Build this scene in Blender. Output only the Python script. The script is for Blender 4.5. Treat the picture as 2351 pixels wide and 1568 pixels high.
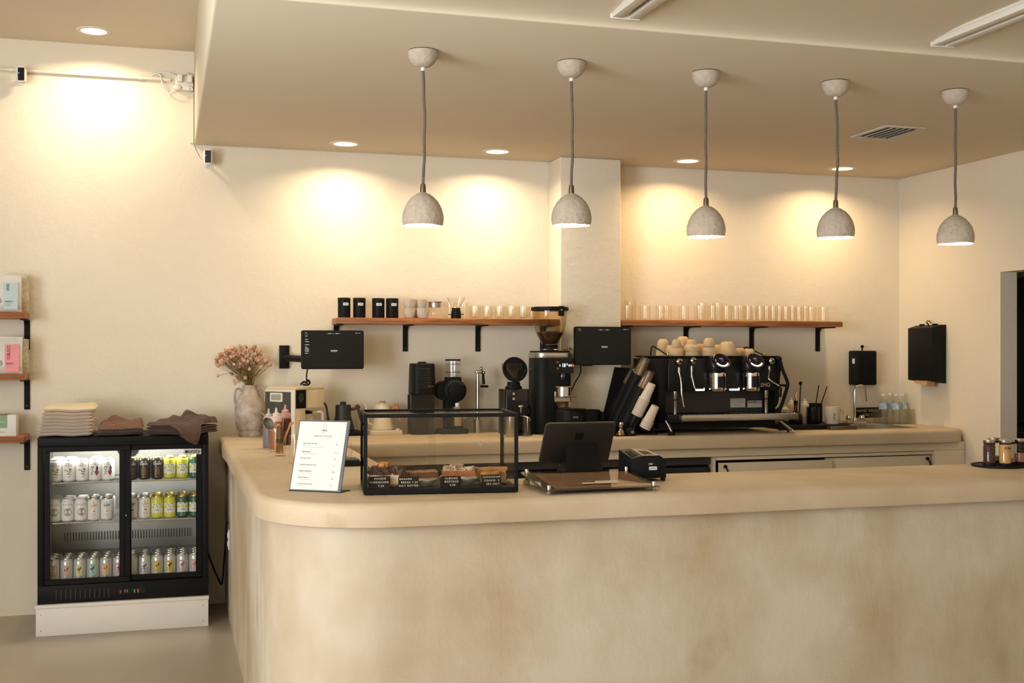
import bpy, bmesh, math, random
from mathutils import Vector, Matrix
from math import sin, cos, pi, radians, sqrt, atan2

for o in list(bpy.data.objects):
    bpy.data.objects.remove(o, do_unlink=True)
scn = bpy.context.scene
col = scn.collection
rng = random.Random(7)

# ------------------------------------------------------------------ camera
FPX, YAW, EYE = 2674.0, math.atan(0.297), 1.5
CA, SA = cos(YAW), sin(YAW)
cd = bpy.data.cameras.new('camera'); cam = bpy.data.objects.new('camera', cd); col.objects.link(cam)
cam.location = (0, 0, EYE); cam.rotation_euler = (pi / 2, 0, -YAW)
cd.sensor_fit = 'HORIZONTAL'; cd.sensor_width = 36; cd.lens = 36 * FPX / 2351
cd.shift_y = (808 - 784) / 2351; cd.clip_start = 0.05
scn.camera = cam

# ------------------------------------------------------------------ world, daylight, exposure
w = bpy.data.worlds.new('daylight_sky'); scn.world = w; w.use_nodes = True
bg = w.node_tree.nodes['Background']; bg.inputs[0].default_value = (0.86, 0.93, 1.0, 1); bg.inputs[1].default_value = 0.5
scn.view_settings.view_transform = 'Standard'; scn.view_settings.look = 'None'
scn.view_settings.exposure = -0.30; scn.view_settings.gamma = 1.0; scn.view_settings.use_curve_mapping = False
scn.cycles.transparent_max_bounces = 20
scn.cycles.max_bounces = 5; scn.cycles.diffuse_bounces = 3; scn.cycles.glossy_bounces = 3; scn.cycles.transmission_bounces = 2
scn.cycles.caustics_reflective = False; scn.cycles.caustics_refractive = False
scn.cycles.adaptive_threshold = 0.04
scn.cycles.use_light_tree = False
scn.cycles.sample_clamp_indirect = 2.5

def area(name, loc, rot, sx, sy, power, color):
    l = bpy.data.lights.new(name, 'AREA'); l.shape = 'RECTANGLE'; l.size = sx; l.size_y = sy
    l.energy = power; l.color = color
    o = bpy.data.objects.new(name, l); col.objects.link(o); o.location = loc; o.rotation_euler = rot
    return o
# daylight entering the two street-side windows
area('window_daylight', (-3.44, .75, 1.72), (0, -pi / 2 - .30, 0), 2.4, 3.3, 500, (0.92, 0.95, 1.0))
area('window_daylight', (-2.5, -2.94, 1.65), (pi / 2, 0, 0), 1.5, 2.2, 30, (0.92, 0.95, 1.0))
# added fill lamp at the unseen front window, aimed up to brighten the ceilings
up_ = area('ceiling_fill', (-2.4, -2.90, .95), (pi / 2 + radians(48), 0, 0), 1.5, .8, 130, (1.0, 0.95, 0.86)); up_.data.spread = radians(110)

WARM = (1.0, 0.77, 0.47)
SPOT_POWER, PENDANT_POWER, FRIDGE_POWER = 9.0, 5.0, 9.0

# ------------------------------------------------------------------ placing helpers: a sight line met with a known plane of the room
def _ray(x, y):
    u = (x - 1175.5) / FPX; v = (808 - y) / FPX
    return u * CA + SA, -u * SA + CA, v
def PZ(x, y, z):
    r = _ray(x, y); t = (z - EYE) / r[2]; return Vector((r[0] * t, r[1] * t, z))
def PY(x, y, Y):
    r = _ray(x, y); t = Y / r[1]; return Vector((r[0] * t, Y, EYE + r[2] * t))
def PX(x, y, X):
    r = _ray(x, y); t = X / r[0]; return Vector((X, r[1] * t, EYE + r[2] * t))

# ------------------------------------------------------------------ materials
def lin(h):
    h = h.lstrip('#'); out = []
    for i in (0, 2, 4):
        c = int(h[i:i + 2], 16) / 255
        out.append(c / 12.92 if c <= 0.04045 else ((c + 0.055) / 1.055) ** 2.4)
    return (*out, 1)
_M = {}
def mat(name, hexc, rough=0.5, metal=0.0, vary=None, bump=None, coat=0.0, emit=None, hex2=None, stretch=None, spec=0.5, sheen=0.0, trans=0.0):
    if name in _M: return _M[name]
    m = bpy.data.materials.new(name); m.use_nodes = True; nt = m.node_tree; N = nt.nodes; L = nt.links
    b = N['Principled BSDF']; c = lin(hexc)
    b.inputs['Base Color'].default_value = c; b.inputs['Roughness'].default_value = rough; b.inputs['Metallic'].default_value = metal
    b.inputs['Specular IOR Level'].default_value = spec
    if coat: b.inputs['Coat Weight'].default_value = coat; b.inputs['Coat Roughness'].default_value = 0.08
    if sheen: b.inputs['Sheen Weight'].default_value = sheen
    if trans: b.inputs['Transmission Weight'].default_value = trans
    if emit: b.inputs['Emission Color'].default_value = lin(emit[0]); b.inputs['Emission Strength'].default_value = emit[1]
    tc = None
    if vary or bump:
        tc = N.new('ShaderNodeTexCoord'); src = tc.outputs['Object']
        if stretch:
            mp = N.new('ShaderNodeMapping'); mp.inputs['Scale'].default_value = stretch; L.new(src, mp.inputs[0]); src = mp.outputs[0]
    if vary:
        sc, amt = vary
        n = N.new('ShaderNodeTexNoise'); n.inputs['Scale'].default_value = sc; n.inputs['Detail'].default_value = 3; n.inputs['Roughness'].default_value = 0.6
        L.new(src, n.inputs['Vector'])
        r = N.new('ShaderNodeValToRGB'); r.color_ramp.elements[0].position = 0.32; r.color_ramp.elements[1].position = 0.68
        if hex2: r.color_ramp.elements[0].color = lin(hex2); r.color_ramp.elements[1].color = c
        else:
            r.color_ramp.elements[0].color = tuple(v * (1 - amt) for v in c[:3]) + (1,)
            r.color_ramp.elements[1].color = tuple(min(1, v * (1 + amt)) for v in c[:3]) + (1,)
        L.new(n.outputs['Fac'], r.inputs[0]); L.new(r.outputs[0], b.inputs['Base Color'])
    if bump:
        sc, st, dist = bump
        n2 = N.new('ShaderNodeTexNoise'); n2.inputs['Scale'].default_value = sc; n2.inputs['Detail'].default_value = 2
        L.new(src, n2.inputs['Vector'])
        bp = N.new('ShaderNodeBump'); bp.inputs['Strength'].default_value = st; bp.inputs['Distance'].default_value = dist
        L.new(n2.outputs['Fac'], bp.inputs['Height']); L.new(bp.outputs[0], b.inputs['Normal'])
    _M[name] = m; return m
def glass(name, tint='#ffffff', ior=1.45, rough=0.02, refl=1.0, body=0.0, bodyhex='#ffffff'):
    """thin clear sheet: mostly see-through with a fresnel reflection"""
    if name in _M: return _M[name]
    m = bpy.data.materials.new(name); m.use_nodes = True; nt = m.node_tree; N = nt.nodes; L = nt.links
    N.remove(N['Principled BSDF']); out = N['Material Output']
    t = N.new('ShaderNodeBsdfTransparent'); t.inputs[0].default_value = lin(tint)
    g = N.new('ShaderNodeBsdfGlossy'); g.inputs['Roughness'].default_value = rough
    lw = N.new('ShaderNodeLayerWeight'); lw.inputs[0].default_value = 0.5
    pw = N.new('ShaderNodeMath'); pw.operation = 'POWER'; pw.inputs[1].default_value = 5.0; L.new(lw.outputs['Facing'], pw.inputs[0])
    f0 = ((ior - 1) / (ior + 1)) ** 2
    mu = N.new('ShaderNodeMath'); mu.operation = 'MULTIPLY_ADD'; mu.inputs[1].default_value = (1 - f0) * refl * .8; mu.inputs[2].default_value = f0 * refl; L.new(pw.outputs[0], mu.inputs[0])
    mx = N.new('ShaderNodeMixShader'); L.new(mu.outputs[0], mx.inputs[0]); L.new(g.outputs[0], mx.inputs[2])
    if body:
        d = N.new('ShaderNodeBsdfDiffuse'); d.inputs[0].default_value = lin(bodyhex)
        m2 = N.new('ShaderNodeMixShader'); m2.inputs[0].default_value = body; L.new(t.outputs[0], m2.inputs[1]); L.new(d.outputs[0], m2.inputs[2])
        L.new(m2.outputs[0], mx.inputs[1])
    else: L.new(t.outputs[0], mx.inputs[1])
    L.new(mx.outputs[0], out.inputs[0]); _M[name] = m; return m
def emis(name, hexc, strength):
    if name in _M: return _M[name]
    m = bpy.data.materials.new(name); m.use_nodes = True; b = m.node_tree.nodes['Principled BSDF']
    b.inputs['Base Color'].default_value = lin(hexc); b.inputs['Emission Color'].default_value = lin(hexc); b.inputs['Emission Strength'].default_value = strength
    m.cycles.emission_sampling = 'NONE'
    _M[name] = m; return m
def plaster(name, hexa, hexb, big=1.6, rough=0.75, bumps=0.35, stretch=(1, 1, 1), wear=None):
    """trowelled plaster: two clouded tones, fine grain relief, optional darker scuffs"""
    m = bpy.data.materials.new(name); m.use_nodes = True; nt = m.node_tree; N = nt.nodes; L = nt.links; b = N['Principled BSDF']
    b.inputs['Roughness'].default_value = rough
    tc = N.new('ShaderNodeTexCoord'); mp = N.new('ShaderNodeMapping'); mp.inputs['Scale'].default_value = stretch; L.new(tc.outputs['Object'], mp.inputs[0])
    def noise(s, d, ro=0.6, dist=0.0):
        n = N.new('ShaderNodeTexNoise'); n.inputs['Scale'].default_value = s; n.inputs['Detail'].default_value = d; n.inputs['Roughness'].default_value = ro
        n.inputs['Distortion'].default_value = dist; L.new(mp.outputs[0], n.inputs['Vector']); return n
    n1 = noise(big, 4, 0.6)
    r = N.new('ShaderNodeValToRGB'); r.color_ramp.elements[0].position = 0.36; r.color_ramp.elements[1].position = 0.64
    r.color_ramp.elements[0].color = lin(hexb); r.color_ramp.elements[1].color = lin(hexa); L.new(n1.outputs['Fac'], r.inputs[0])
    last = r.outputs[0]
    if wear:
        n4 = noise(wear[1], 4, 0.65); r4 = N.new('ShaderNodeValToRGB'); r4.color_ramp.elements[0].position = 0.63; r4.color_ramp.elements[1].position = 0.72
        r4.color_ramp.elements[0].color = (0, 0, 0, 1); r4.color_ramp.elements[1].color = (0.45, 0.45, 0.45, 1); L.new(n4.outputs['Fac'], r4.inputs[0])
        mx = N.new('ShaderNodeMix'); mx.data_type = 'RGBA'; L.new(r4.outputs[0], mx.inputs[0]); L.new(last, mx.inputs[6]); mx.inputs[7].default_value = lin(wear[0]); last = mx.outputs[2]
    L.new(last, b.inputs['Base Color'])
    if not bumps: return m
    n2 = noise(14, 3.5, .72)
    bp = N.new('ShaderNodeBump'); bp.inputs['Strength'].default_value = bumps; bp.inputs['Distance'].default_value = 0.02
    L.new(n2.outputs['Fac'], bp.inputs['Height']); L.new(bp.outputs[0], b.inputs['Normal']); return m
def wood(name, a, b_, scale=1.0, axis='x', rough=0.45):
    m = bpy.data.materials.new(name); m.use_nodes = True; nt = m.node_tree; N = nt.nodes; L = nt.links; b = N['Principled BSDF']; b.inputs['Roughness'].default_value = rough
    tc = N.new('ShaderNodeTexCoord'); mp = N.new('ShaderNodeMapping')
    mp.inputs['Scale'].default_value = {'x': (1.2 * scale, 14 * scale, 22 * scale), 'z': (20 * scale, 20 * scale, 2 * scale)}[axis]; L.new(tc.outputs['Object'], mp.inputs[0])
    n = N.new('ShaderNodeTexNoise'); n.inputs['Scale'].default_value = 2.0; n.inputs['Detail'].default_value = 6; n.inputs['Distortion'].default_value = 1.2; L.new(mp.outputs[0], n.inputs['Vector'])
    r = N.new('ShaderNodeValToRGB'); r.color_ramp.elements[0].position = 0.35; r.color_ramp.elements[1].position = 0.62
    r.color_ramp.elements[0].color = lin(a); r.color_ramp.elements[1].color = lin(b_); L.new(n.outputs['Fac'], r.inputs[0]); L.new(r.outputs[0], b.inputs['Base Color'])
    bp = N.new('ShaderNodeBump'); bp.inputs['Strength'].default_value = 0.15; bp.inputs['Distance'].default_value = 0.002; L.new(n.outputs['Fac'], bp.inputs['Height']); L.new(bp.outputs[0], b.inputs['Normal'])
    return m

BLACK = mat('black_plastic', '#181818', 0.5, spec=.13)
BLACKM = mat('black_powder_coat', '#171717', 0.6, spec=.11)
BLACKG = mat('black_gloss', '#131313', 0.24, spec=.28)
DARK = mat('dark_grey_plastic', '#2b2a29', 0.5)
CHROME = mat('chrome', '#d6d2cb', 0.12, 1.0)
STEEL = mat('brushed_steel', '#b9b4ab', 0.32, 1.0, bump=(60, 0.08, 0.002), stretch=(1, 1, 12))
BRASS = mat('warm_brass', '#c39a5a', 0.3, 1.0)
WHITE = mat('white_plastic', '#ece8df', 0.45)
CREAM = mat('cream_plastic', '#e3d7be', 0.5)
PAPER = mat('white_paper', '#f1efe8', 0.7)
INK = mat('dark_ink', '#3a3a3a', 0.7)
INKG = mat('grey_ink', '#a9a8a3', 0.7)
GLASS = glass('clear_glass', '#ffffff', 1.5)
GLASSW = glass('drinking_glass', '#fffefb', 1.5, 0.09, 1.0)
SCREEN_TXT = emis('screen_text', '#c9c9c9', 0.55)

# ------------------------------------------------------------------ mesh helpers
ORG = {}
class MB:
    def __init__(s): s.v = []; s.f = []
    def add(s, vs, fs, M=None):
        k = len(s.v)
        s.v += [tuple(M @ Vector(p)) if M is not None else tuple(p) for p in vs]
        s.f += [tuple(i + k for i in f) for f in fs]; return s
    def box(s, x0, x1, y0, y1, z0, z1, M=None):
        v = [(x, y, z) for z in (z0, z1) for y in (y0, y1) for x in (x0, x1)]
        return s.add(v, [(0, 2, 3, 1), (4, 5, 7, 6), (0, 1, 5, 4), (2, 6, 7, 3), (0, 4, 6, 2), (1, 3, 7, 5)], M)
    def lathe(s, prof, n=24, c=(0, 0, 0), M=None, jitter=None):
        """prof: (r, z) list; r == 0 closes to a point"""
        vs = []; fs = []; rings = []
        for j, (r, z) in enumerate(prof):
            if r <= 1e-6: rings.append([len(vs)]); vs.append((c[0], c[1], c[2] + z))
            else:
                ring = []
                for i in range(n):
                    a = 2 * pi * i / n; rr = r; zz = z
                    if jitter: rr, zz = jitter(j, i, a, r, z)
                    ring.append(len(vs)); vs.append((c[0] + rr * cos(a), c[1] + rr * sin(a), c[2] + zz))
                rings.append(ring)
        for A, B in zip(rings, rings[1:]):
            if len(A) == 1 and len(B) == 1: continue
            for i in range(n):
                j = (i + 1) % n
                if len(A) == 1: fs.append((A[0], B[i], B[j]))
                elif len(B) == 1: fs.append((A[i], A[j], B[0]))
                else: fs.append((A[i], A[j], B[j], B[i]))
        return s.add(vs, fs, M)
    def cyl(s, c, r, h, n=20, r2=None, M=None):
        r2 = r if r2 is None else r2
        return s.lathe([(0, 0), (r, 0), (r2, h), (0, h)], n, c, M)
    def rod(s, p0, p1, r, n=10, r2=None):
        p0 = Vector(p0); p1 = Vector(p1); d = p1 - p0
        M = Matrix.Translation(p0) @ d.to_track_quat('Z', 'Y').to_matrix().to_4x4()
        return s.cyl((0, 0, 0), r, d.length, n, r2, M)
    def tube(s, pts, r, n=8, closed=False, flat=1.0):
        P = [Vector(p) for p in pts]; m = len(P); vs = []; fs = []
        up = None
        for i, p in enumerate(P):
            a = P[(i - 1) % m] if (closed or i > 0) else P[i]; b = P[(i + 1) % m] if (closed or i < m - 1) else P[i]
            t = (b - a).normalized()
            if up is None:
                up = Vector((0, 0, 1)) if abs(t.z) < 0.9 else Vector((1, 0, 0))
            u = (up - t * up.dot(t)).normalized(); up = u; q = t.cross(u)
            rr = r[i] if isinstance(r, (list, tuple)) else r
            for k in range(n):
                an = 2 * pi * k / n; vs.append(p + u * cos(an) * rr * flat + q * sin(an) * rr)
        for i in range(m if closed else m - 1):
            for k in range(n):
                k2 = (k + 1) % n; j = (i + 1) % m
                fs.append((i * n + k, i * n + k2, j * n + k2, j * n + k))
        if not closed: fs += [tuple(range(n)), tuple((m - 1) * n + k for k in range(n))]
        return s.add(vs, fs)
    def prism(s, poly, d, M=None):
        """polygon in x,y extruded from z=0 to z=d"""
        n = len(poly); vs = [(x, y, 0) for x, y in poly] + [(x, y, d) for x, y in poly]
        fs = [tuple(range(n)), tuple(range(n, 2 * n))] + [(i, (i + 1) % n, (i + 1) % n + n, i + n) for i in range(n)]
        return s.add(vs, fs, M)
    def ball(s, c, r, nu=12, nv=8, sc=(1, 1, 1)):
        prof = [(r * sin(pi * j / nv), -r * cos(pi * j / nv)) for j in range(nv + 1)]; prof[0] = (0, -r); prof[-1] = (0, r)
        M = Matrix.Translation(Vector(c)) @ Matrix.Diagonal((*sc, 1)); return s.lathe(prof, nu, (0, 0, 0), M)
    def patch(s, poly, R, cx=0.0, cz=0.0, off=0.0005, sub=1):
        """flat shape (s, z) wrapped on a cylinder of radius R about z, centred on its -y side"""
        poly = list(poly)
        if sub > 1:
            out = []
            for p, q in zip(poly, poly[1:] + poly[:1]):
                out += [(p[0] + (q[0] - p[0]) * k / sub, p[1] + (q[1] - p[1]) * k / sub) for k in range(sub)]
            poly = out
        vs = [((R + off) * sin((x + cx) / R), -(R + off) * cos((x + cx) / R), z + cz) for x, z in poly]
        c = (sum(p[0] for p in poly) / len(poly), sum(p[1] for p in poly) / len(poly))
        vs.append(((R + off) * sin((c[0] + cx) / R), -(R + off) * cos((c[0] + cx) / R), c[1] + cz)); n = len(poly)
        return s.add(vs, [(i, (i + 1) % n, n) for i in range(n)])
    def build(s, name, m, parent=None, world=False, bevel=None, smooth=38, loc=None, rot=None, recalc=True):
        me = bpy.data.meshes.new(name); V = s.v
        if world and parent is not None:
            o0 = ORG[parent]; V = [(x - o0[0], y - o0[1], z - o0[2]) for x, y, z in V]
        elif world and loc is not None:
            V = [(x - loc[0], y - loc[1], z - loc[2]) for x, y, z in V]
        me.from_pydata(V, [], s.f)
        if recalc or bevel:
            bm = bmesh.new(); bm.from_mesh(me)
            bmesh.ops.recalc_face_normals(bm, faces=bm.faces)
            if bevel:
                wd, sg = bevel[:2]; lim = radians(bevel[2] if len(bevel) > 2 else 40)
                ed = [e for e in bm.edges if len(e.link_faces) == 2 and e.calc_face_angle(0) > lim]
                bmesh.ops.bevel(bm, geom=ed, offset=wd, segments=sg, profile=0.5, affect='EDGES', clamp_overlap=True)
            bm.to_mesh(me); bm.free()
        if smooth and len(me.polygons):
            me.polygons.foreach_set('use_smooth', [True] * len(me.polygons)); me.set_sharp_from_angle(angle=radians(smooth))
        me.materials.append(m)
        o = bpy.data.objects.new(name, me); col.objects.link(o)
        if parent is not None: o.parent = parent; ORG[o] = ORG[parent]
        else: ORG[o] = Vector(loc) if loc is not None else Vector((0, 0, 0))
        if loc is not None: o.location = loc
        if rot is not None: o.rotation_euler = rot
        return o
def tag(o, label=None, cat=None, group=None, kind=None):
    if label: o['label'] = label
    if cat: o['category'] = cat
    if group: o['group'] = group
    if kind: o['kind'] = kind
    return o
def thing(name, label, cat, loc=(0, 0, 0), rz=0.0, group=None):
    o = bpy.data.objects.new(name, None); o.empty_display_size = 0.05; col.objects.link(o)
    o.location = loc; o.rotation_euler = (0, 0, rz); ORG[o] = Vector(loc); return tag(o, label, cat, group)
def kids(o): return [c for c in bpy.data.objects if c.parent is o]
def copy_tree(o, parent=None):
    c = o.copy(); col.objects.link(c); ORG[c] = ORG.get(o)
    if parent is not None: c.parent = parent
    for k in o.children: copy_tree(k, c)
    return c
def dup(o, loc, label, rz=None, group=None):
    c = copy_tree(o); c.location = loc; c['label'] = label
    if rz is not None: c.rotation_euler = (0, 0, rz)
    if group: c['group'] = group
    return c
_T = {}
def text(s, size, m, parent, at=(0, 0, 0), rot=(pi / 2, 0, 0), align='CENTER', R=None, name='lettering', spacing=1.0, bold=0.0, space=1.0, world=False, sx=1.0):
    key = (s, align, spacing, bold, space)
    if key not in _T:
        cu = bpy.data.curves.new('t', 'FONT'); cu.body = s; cu.align_x = align; cu.align_y = 'CENTER'; cu.space_character = spacing; cu.space_line = space
        cu.offset = bold; cu.resolution_u = 3; cu.size = 1.0
        ob = bpy.data.objects.new('t', cu); col.objects.link(ob)
        me = bpy.data.meshes.new_from_object(ob)
        _T[key] = ([tuple(v.co) for v in me.vertices], [tuple(p.vertices) for p in me.polygons])
        bpy.data.objects.remove(ob, do_unlink=True); bpy.data.meshes.remove(me)
    V, F = _T[key]
    if not V: return None
    b = MB()
    if R: # wrapped on a cylinder about z; at = (arc offset, -, height)
        b.v = [((R + .0008) * sin((x * size * sx + at[0]) / R), -(R + .0008) * cos((x * size * sx + at[0]) / R), y * size + at[2]) for x, y, z in V]; b.f = list(F)
        return b.build(name, m, parent, smooth=None, recalc=False)
    M = Matrix.Translation(Vector(at)) @ (rot if isinstance(rot, Matrix) else Matrix.Rotation(rot[2], 4, 'Z') @ Matrix.Rotation(rot[1], 4, 'Y') @ Matrix.Rotation(rot[0], 4, 'X'))
    b.v = [tuple(M @ Vector((x * size * sx, y * size, 0.0))) for x, y, z in V]; b.f = list(F)
    return b.build(name, m, parent, world=world, smooth=None, recalc=False)
def rrect(w, h, r, n=4, cx=0, cy=0):
    out = []
    for (sx, sy, a0) in ((1, -1, -pi / 2), (1, 1, 0), (-1, 1, pi / 2), (-1, -1, pi)):
        for k in range(n + 1):
            a = a0 + pi / 2 * k / n; out.append((cx + sx * (w / 2 - r) + r * cos(a), cy + sy * (h / 2 - r) + r * sin(a)))
    return out
def ell(a, b, n=14, cx=0, cy=0, rot=0):
    return [(cx + a * cos(t) * cos(rot) - b * sin(t) * sin(rot), cy + a * cos(t) * sin(rot) + b * sin(t) * cos(rot)) for t in (2 * pi * k / n for k in range(n))]
def leaf(l, w, cx=0, cy=0, rot=0):
    P = [(-l / 2, 0), (-l / 4, w / 2), (l / 8, w / 2), (l / 2, 0), (l / 8, -w / 2), (-l / 4, -w / 2)]
    return [(cx + x * cos(rot) - y * sin(rot), cy + x * sin(rot) + y * cos(rot)) for x, y in P]
def frame_xz(b, x0, x1, z0, z1, wd, y0, y1):
    b.box(x0, x1, y0, y1, z1 - wd, z1).box(x0, x1, y0, y1, z0, z0 + wd).box(x0, x0 + wd, y0, y1, z0 + wd, z1 - wd).box(x1 - wd, x1, y0, y1, z0 + wd, z1 - wd); return b
def spline(pts, n=6):
    P = [Vector(p) for p in pts]; out = []
    for i in range(len(P) - 1):
        p0 = P[max(i - 1, 0)]; p1 = P[i]; p2 = P[i + 1]; p3 = P[min(i + 2, len(P) - 1)]
        for k in range(n):
            t = k / n; out.append(0.5 * ((2 * p1) + (p2 - p0) * t + (2 * p0 - 5 * p1 + 4 * p2 - p3) * t * t + (3 * p1 - p0 - 3 * p2 + p3) * t ** 3))
    out.append(P[-1]); return out
ORDN = ['first', 'second', 'third', 'fourth', 'fifth', 'sixth', 'seventh', 'eighth', 'ninth', 'tenth', 'eleventh', 'twelfth', 'thirteenth', 'fourteenth', 'fifteenth', 'sixteenth', 'seventeenth', 'eighteenth', 'nineteenth', 'twentieth', 'twenty-first', 'twenty-second']

# ================================================================== STRUCTURE
WALLM = plaster('wall_plaster', '#ece2ce', '#e8ddc7', 1.3, 0.8, 0.22)
CEILM = plaster('ceiling_paint', '#e4d7bf', '#e1d3ba', 1.0, 0.85, 0)
CEMENT = plaster('micro_cement', '#cbb99d', '#b8a383', 1.5, 0.6, 0.16, (1, 1, 1), ('#a8906e', 4.0))
CEMENTB = plaster('counter_plaster', '#cfc2ad', '#b09c7d', 1.7, 0.75, 0.14, (1, 1, 0.7), ('#9a8463', 2.1))
FLOORM = plaster('floor_concrete', '#a89a88', '#9e907e', 1.2, 0.35, 0)
def struct(o): o['kind'] = 'structure'; return o
S = struct
BW, RW, LW, FW = 7.16, 5.0, -3.5, -3.0
S(MB().box(LW - .15, RW + 2.2, FW - .15, BW + .15, -.12, 0).build('floor', FLOORM))
S(MB().box(LW - .15, RW + 2.2, BW, BW + .15, 0, 3.4).build('wall_back', WALLM))
# right wall with the door opening to the back room
DY0, DY1, DZ = 4.95, 6.11, 2.0
b = MB().box(RW, RW + .123, DY1, BW, 0, 3.4).box(RW, RW + .123, FW, DY0, 0, 3.4).box(RW, RW + .123, DY0, DY1, DZ, 3.4)
S(b.build('wall_right', WALLM))
# street-side walls with big window openings (behind and left of the viewer)
b = MB().box(LW - .15, LW, FW, -.9, 0, 3.4).box(LW - .15, LW, 2.4, BW, 0, 3.4).box(LW - .15, LW, -.9, 2.4, 0, .5).box(LW - .15, LW, -.9, 2.4, 2.95, 3.4)
S(b.build('wall_left', WALLM))
b = MB().box(LW - .15, -3.2, FW - .15, FW, 0, 3.4).box(-1.7, RW, FW - .15, FW, 0, 3.4).box(-3.2, -1.7, FW - .15, FW, 0, .5).box(-3.2, -1.7, FW - .15, FW, 2.75, 3.4)
S(b.build('wall_front', WALLM))
wf = MB()
for y in (-.9, .18, 1.26, 2.34): wf.box(LW - .12, LW - .04, y, y + .06, .5, 2.95)
wf.box(LW - .12, LW - .04, -.9, 2.4, .5, .56).box(LW - .12, LW - .04, -.9, 2.4, 2.89, 2.95)
wo = S(wf.build('window_1', BLACKM))
MB().box(LW - .082, LW - .078, -.9, 2.4, .5, 2.95).build('pane', glass('window_glass', '#ffffff', 1.45, .01, .8), wo)
wf = MB()
for x in (-3.2, -1.76): wf.box(x, x + .06, FW - .12, FW - .04, .5, 2.75)
wf.box(-3.2, -1.7, FW - .12, FW - .04, .5, .56).box(-3.2, -1.7, FW - .12, FW - .04, 2.69, 2.75)
wo = S(wf.build('window_2', BLACKM))
MB().box(-3.2, -1.7, FW - .082, FW - .078, .5, 2.75).build('pane', glass('window_glass'), wo)
# ceilings: high on the left, dropped over the bar with a small step up towards the street
SX, SOF, FRC, HIC = 0.16, 2.727, 2.782, 3.28
S(MB().box(LW - .15, SX, FW - .15, BW, HIC, HIC + .12).build('ceiling', CEILM))
S(MB().box(SX, RW + .123, 4.12, BW, SOF, HIC + .12).build('ceiling', CEILM, bevel=(.012, 3)))
cov = [(4.1195, 2.7275)] + [(3.77 + .3495 * cos(a), 2.7275 + (FRC - 2.7275) * sin(a)) for a in (pi / 2 * k / 14 for k in range(1, 15))] + [(FW - .15, FRC), (FW - .15, HIC + .12), (4.1195, HIC + .12)]
S(MB().prism(cov, RW + .123 - SX, Matrix.Translation((SX, 0, 0)) @ Matrix(((0, 0, 1, 0), (1, 0, 0, 0), (0, 1, 0, 0), (0, 0, 0, 1)))).build('ceiling', CEILM, smooth=30))
# boxed-out column on the back wall
S(MB().box(2.373, 2.783, 6.925, BW, 0, SOF).build('wall_column', WALLM, bevel=(.008, 3)))
# back room seen through the opening
S(MB().box(RW + 2.1, RW + 2.2, 3.5, BW, 0, 3.4).build('wall_backroom', WALLM))
S(MB().box(RW, RW + 2.2, 3.4, 3.5, 0, 3.4).build('wall_backroom', WALLM))
S(MB().box(RW + .123, RW + 2.2, 3.5, BW, 2.6, 2.7).build('ceiling', CEILM))

# ------------------------------------------------------------------ worktop (continuous U) and the counter under it
def arc(cx, cy, r, a0, a1, n=14): return [(cx + r * cos(a0 + (a1 - a0) * k / n), cy + r * sin(a0 + (a1 - a0) * k / n)) for k in range(n + 1)]
def resample(P, step, amp, seed, keep=lambda p, q: False):
    r = random.Random(seed); out = []
    for p, q in zip(P, P[1:] + P[:1]):
        L = math.dist(p, q); n = max(1, int(L / step)) if not keep(p, q) else 1
        for k in range(n):
            x = p[0] + (q[0] - p[0]) * k / n; y = p[1] + (q[1] - p[1]) * k / n
            a = amp if not keep(p, q) and k else 0
            out.append((x + r.uniform(-a, a), y + r.uniform(-a, a)))
    return out
WT = 1.0
OX, OY, CR = 0.30, 3.80, 0.42
P = [(OX, BW)] + arc(OX + CR, OY + CR, CR, pi, 1.5 * pi) + [(4.3, OY), (4.3, 4.43), (.94, 4.43), (.93, 6.38)] + arc(4.84, 6.54, .16, -pi / 2, 0, 8) + [(5.0, BW), (2.783, BW), (2.783, 6.925), (2.373, 6.925), (2.373, BW)]
onwall = lambda p, q: (p[1] > 6.9 and q[1] > 6.9) or (p[0] > 4.95 and q[0] > 4.95)
P = resample(P, .17, .0035, 3, onwall)
b = MB().prism(P, WT - .918, Matrix.Translation((0, 0, .918)))
wt = b.build('worktop', CEMENT, smooth=50)
bm = bmesh.new(); bm.from_mesh(wt.data)
tops = [e for e in bm.edges if len(e.link_faces) == 2 and e.calc_face_angle(0) > .8 and min(v.co.z for v in e.verts) > .99]
bmesh.ops.bevel(bm, geom=tops, offset=.027, segments=6, profile=.5, affect='EDGES', clamp_overlap=True)
bots = [e for e in bm.edges if len(e.link_faces) == 2 and e.calc_face_angle(0) > .8 and max(v.co.z for v in e.verts) < .92]
bmesh.ops.bevel(bm, geom=bots, offset=.005, segments=2, profile=.5, affect='EDGES', clamp_overlap=True)
bm.to_mesh(wt.data); bm.free()
# thicker apron along the back run
tag(wt, 'beige hand-trowelled cement worktop running around the whole bar', 'worktop')
SKX0, SKX1, SKY0, SKY1 = 4.30, 4.72, 6.60, 6.93
cut = MB().box(SKX0, SKX1, SKY0, SKY1, .8, 1.2).build('cutter', CEMENT)
md = wt.modifiers.new('sink_cut', 'BOOLEAN'); md.object = cut; md.operation = 'DIFFERENCE'; md.solver = 'EXACT'
dg = bpy.context.evaluated_depsgraph_get(); me = bpy.data.meshes.new_from_object(wt.evaluated_get(dg)); wt.modifiers.clear(); wt.data = me
me.polygons.foreach_set('use_smooth', [True] * len(me.polygons)); me.set_sharp_from_angle(angle=radians(50))
bpy.data.objects.remove(cut, do_unlink=True)

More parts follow.
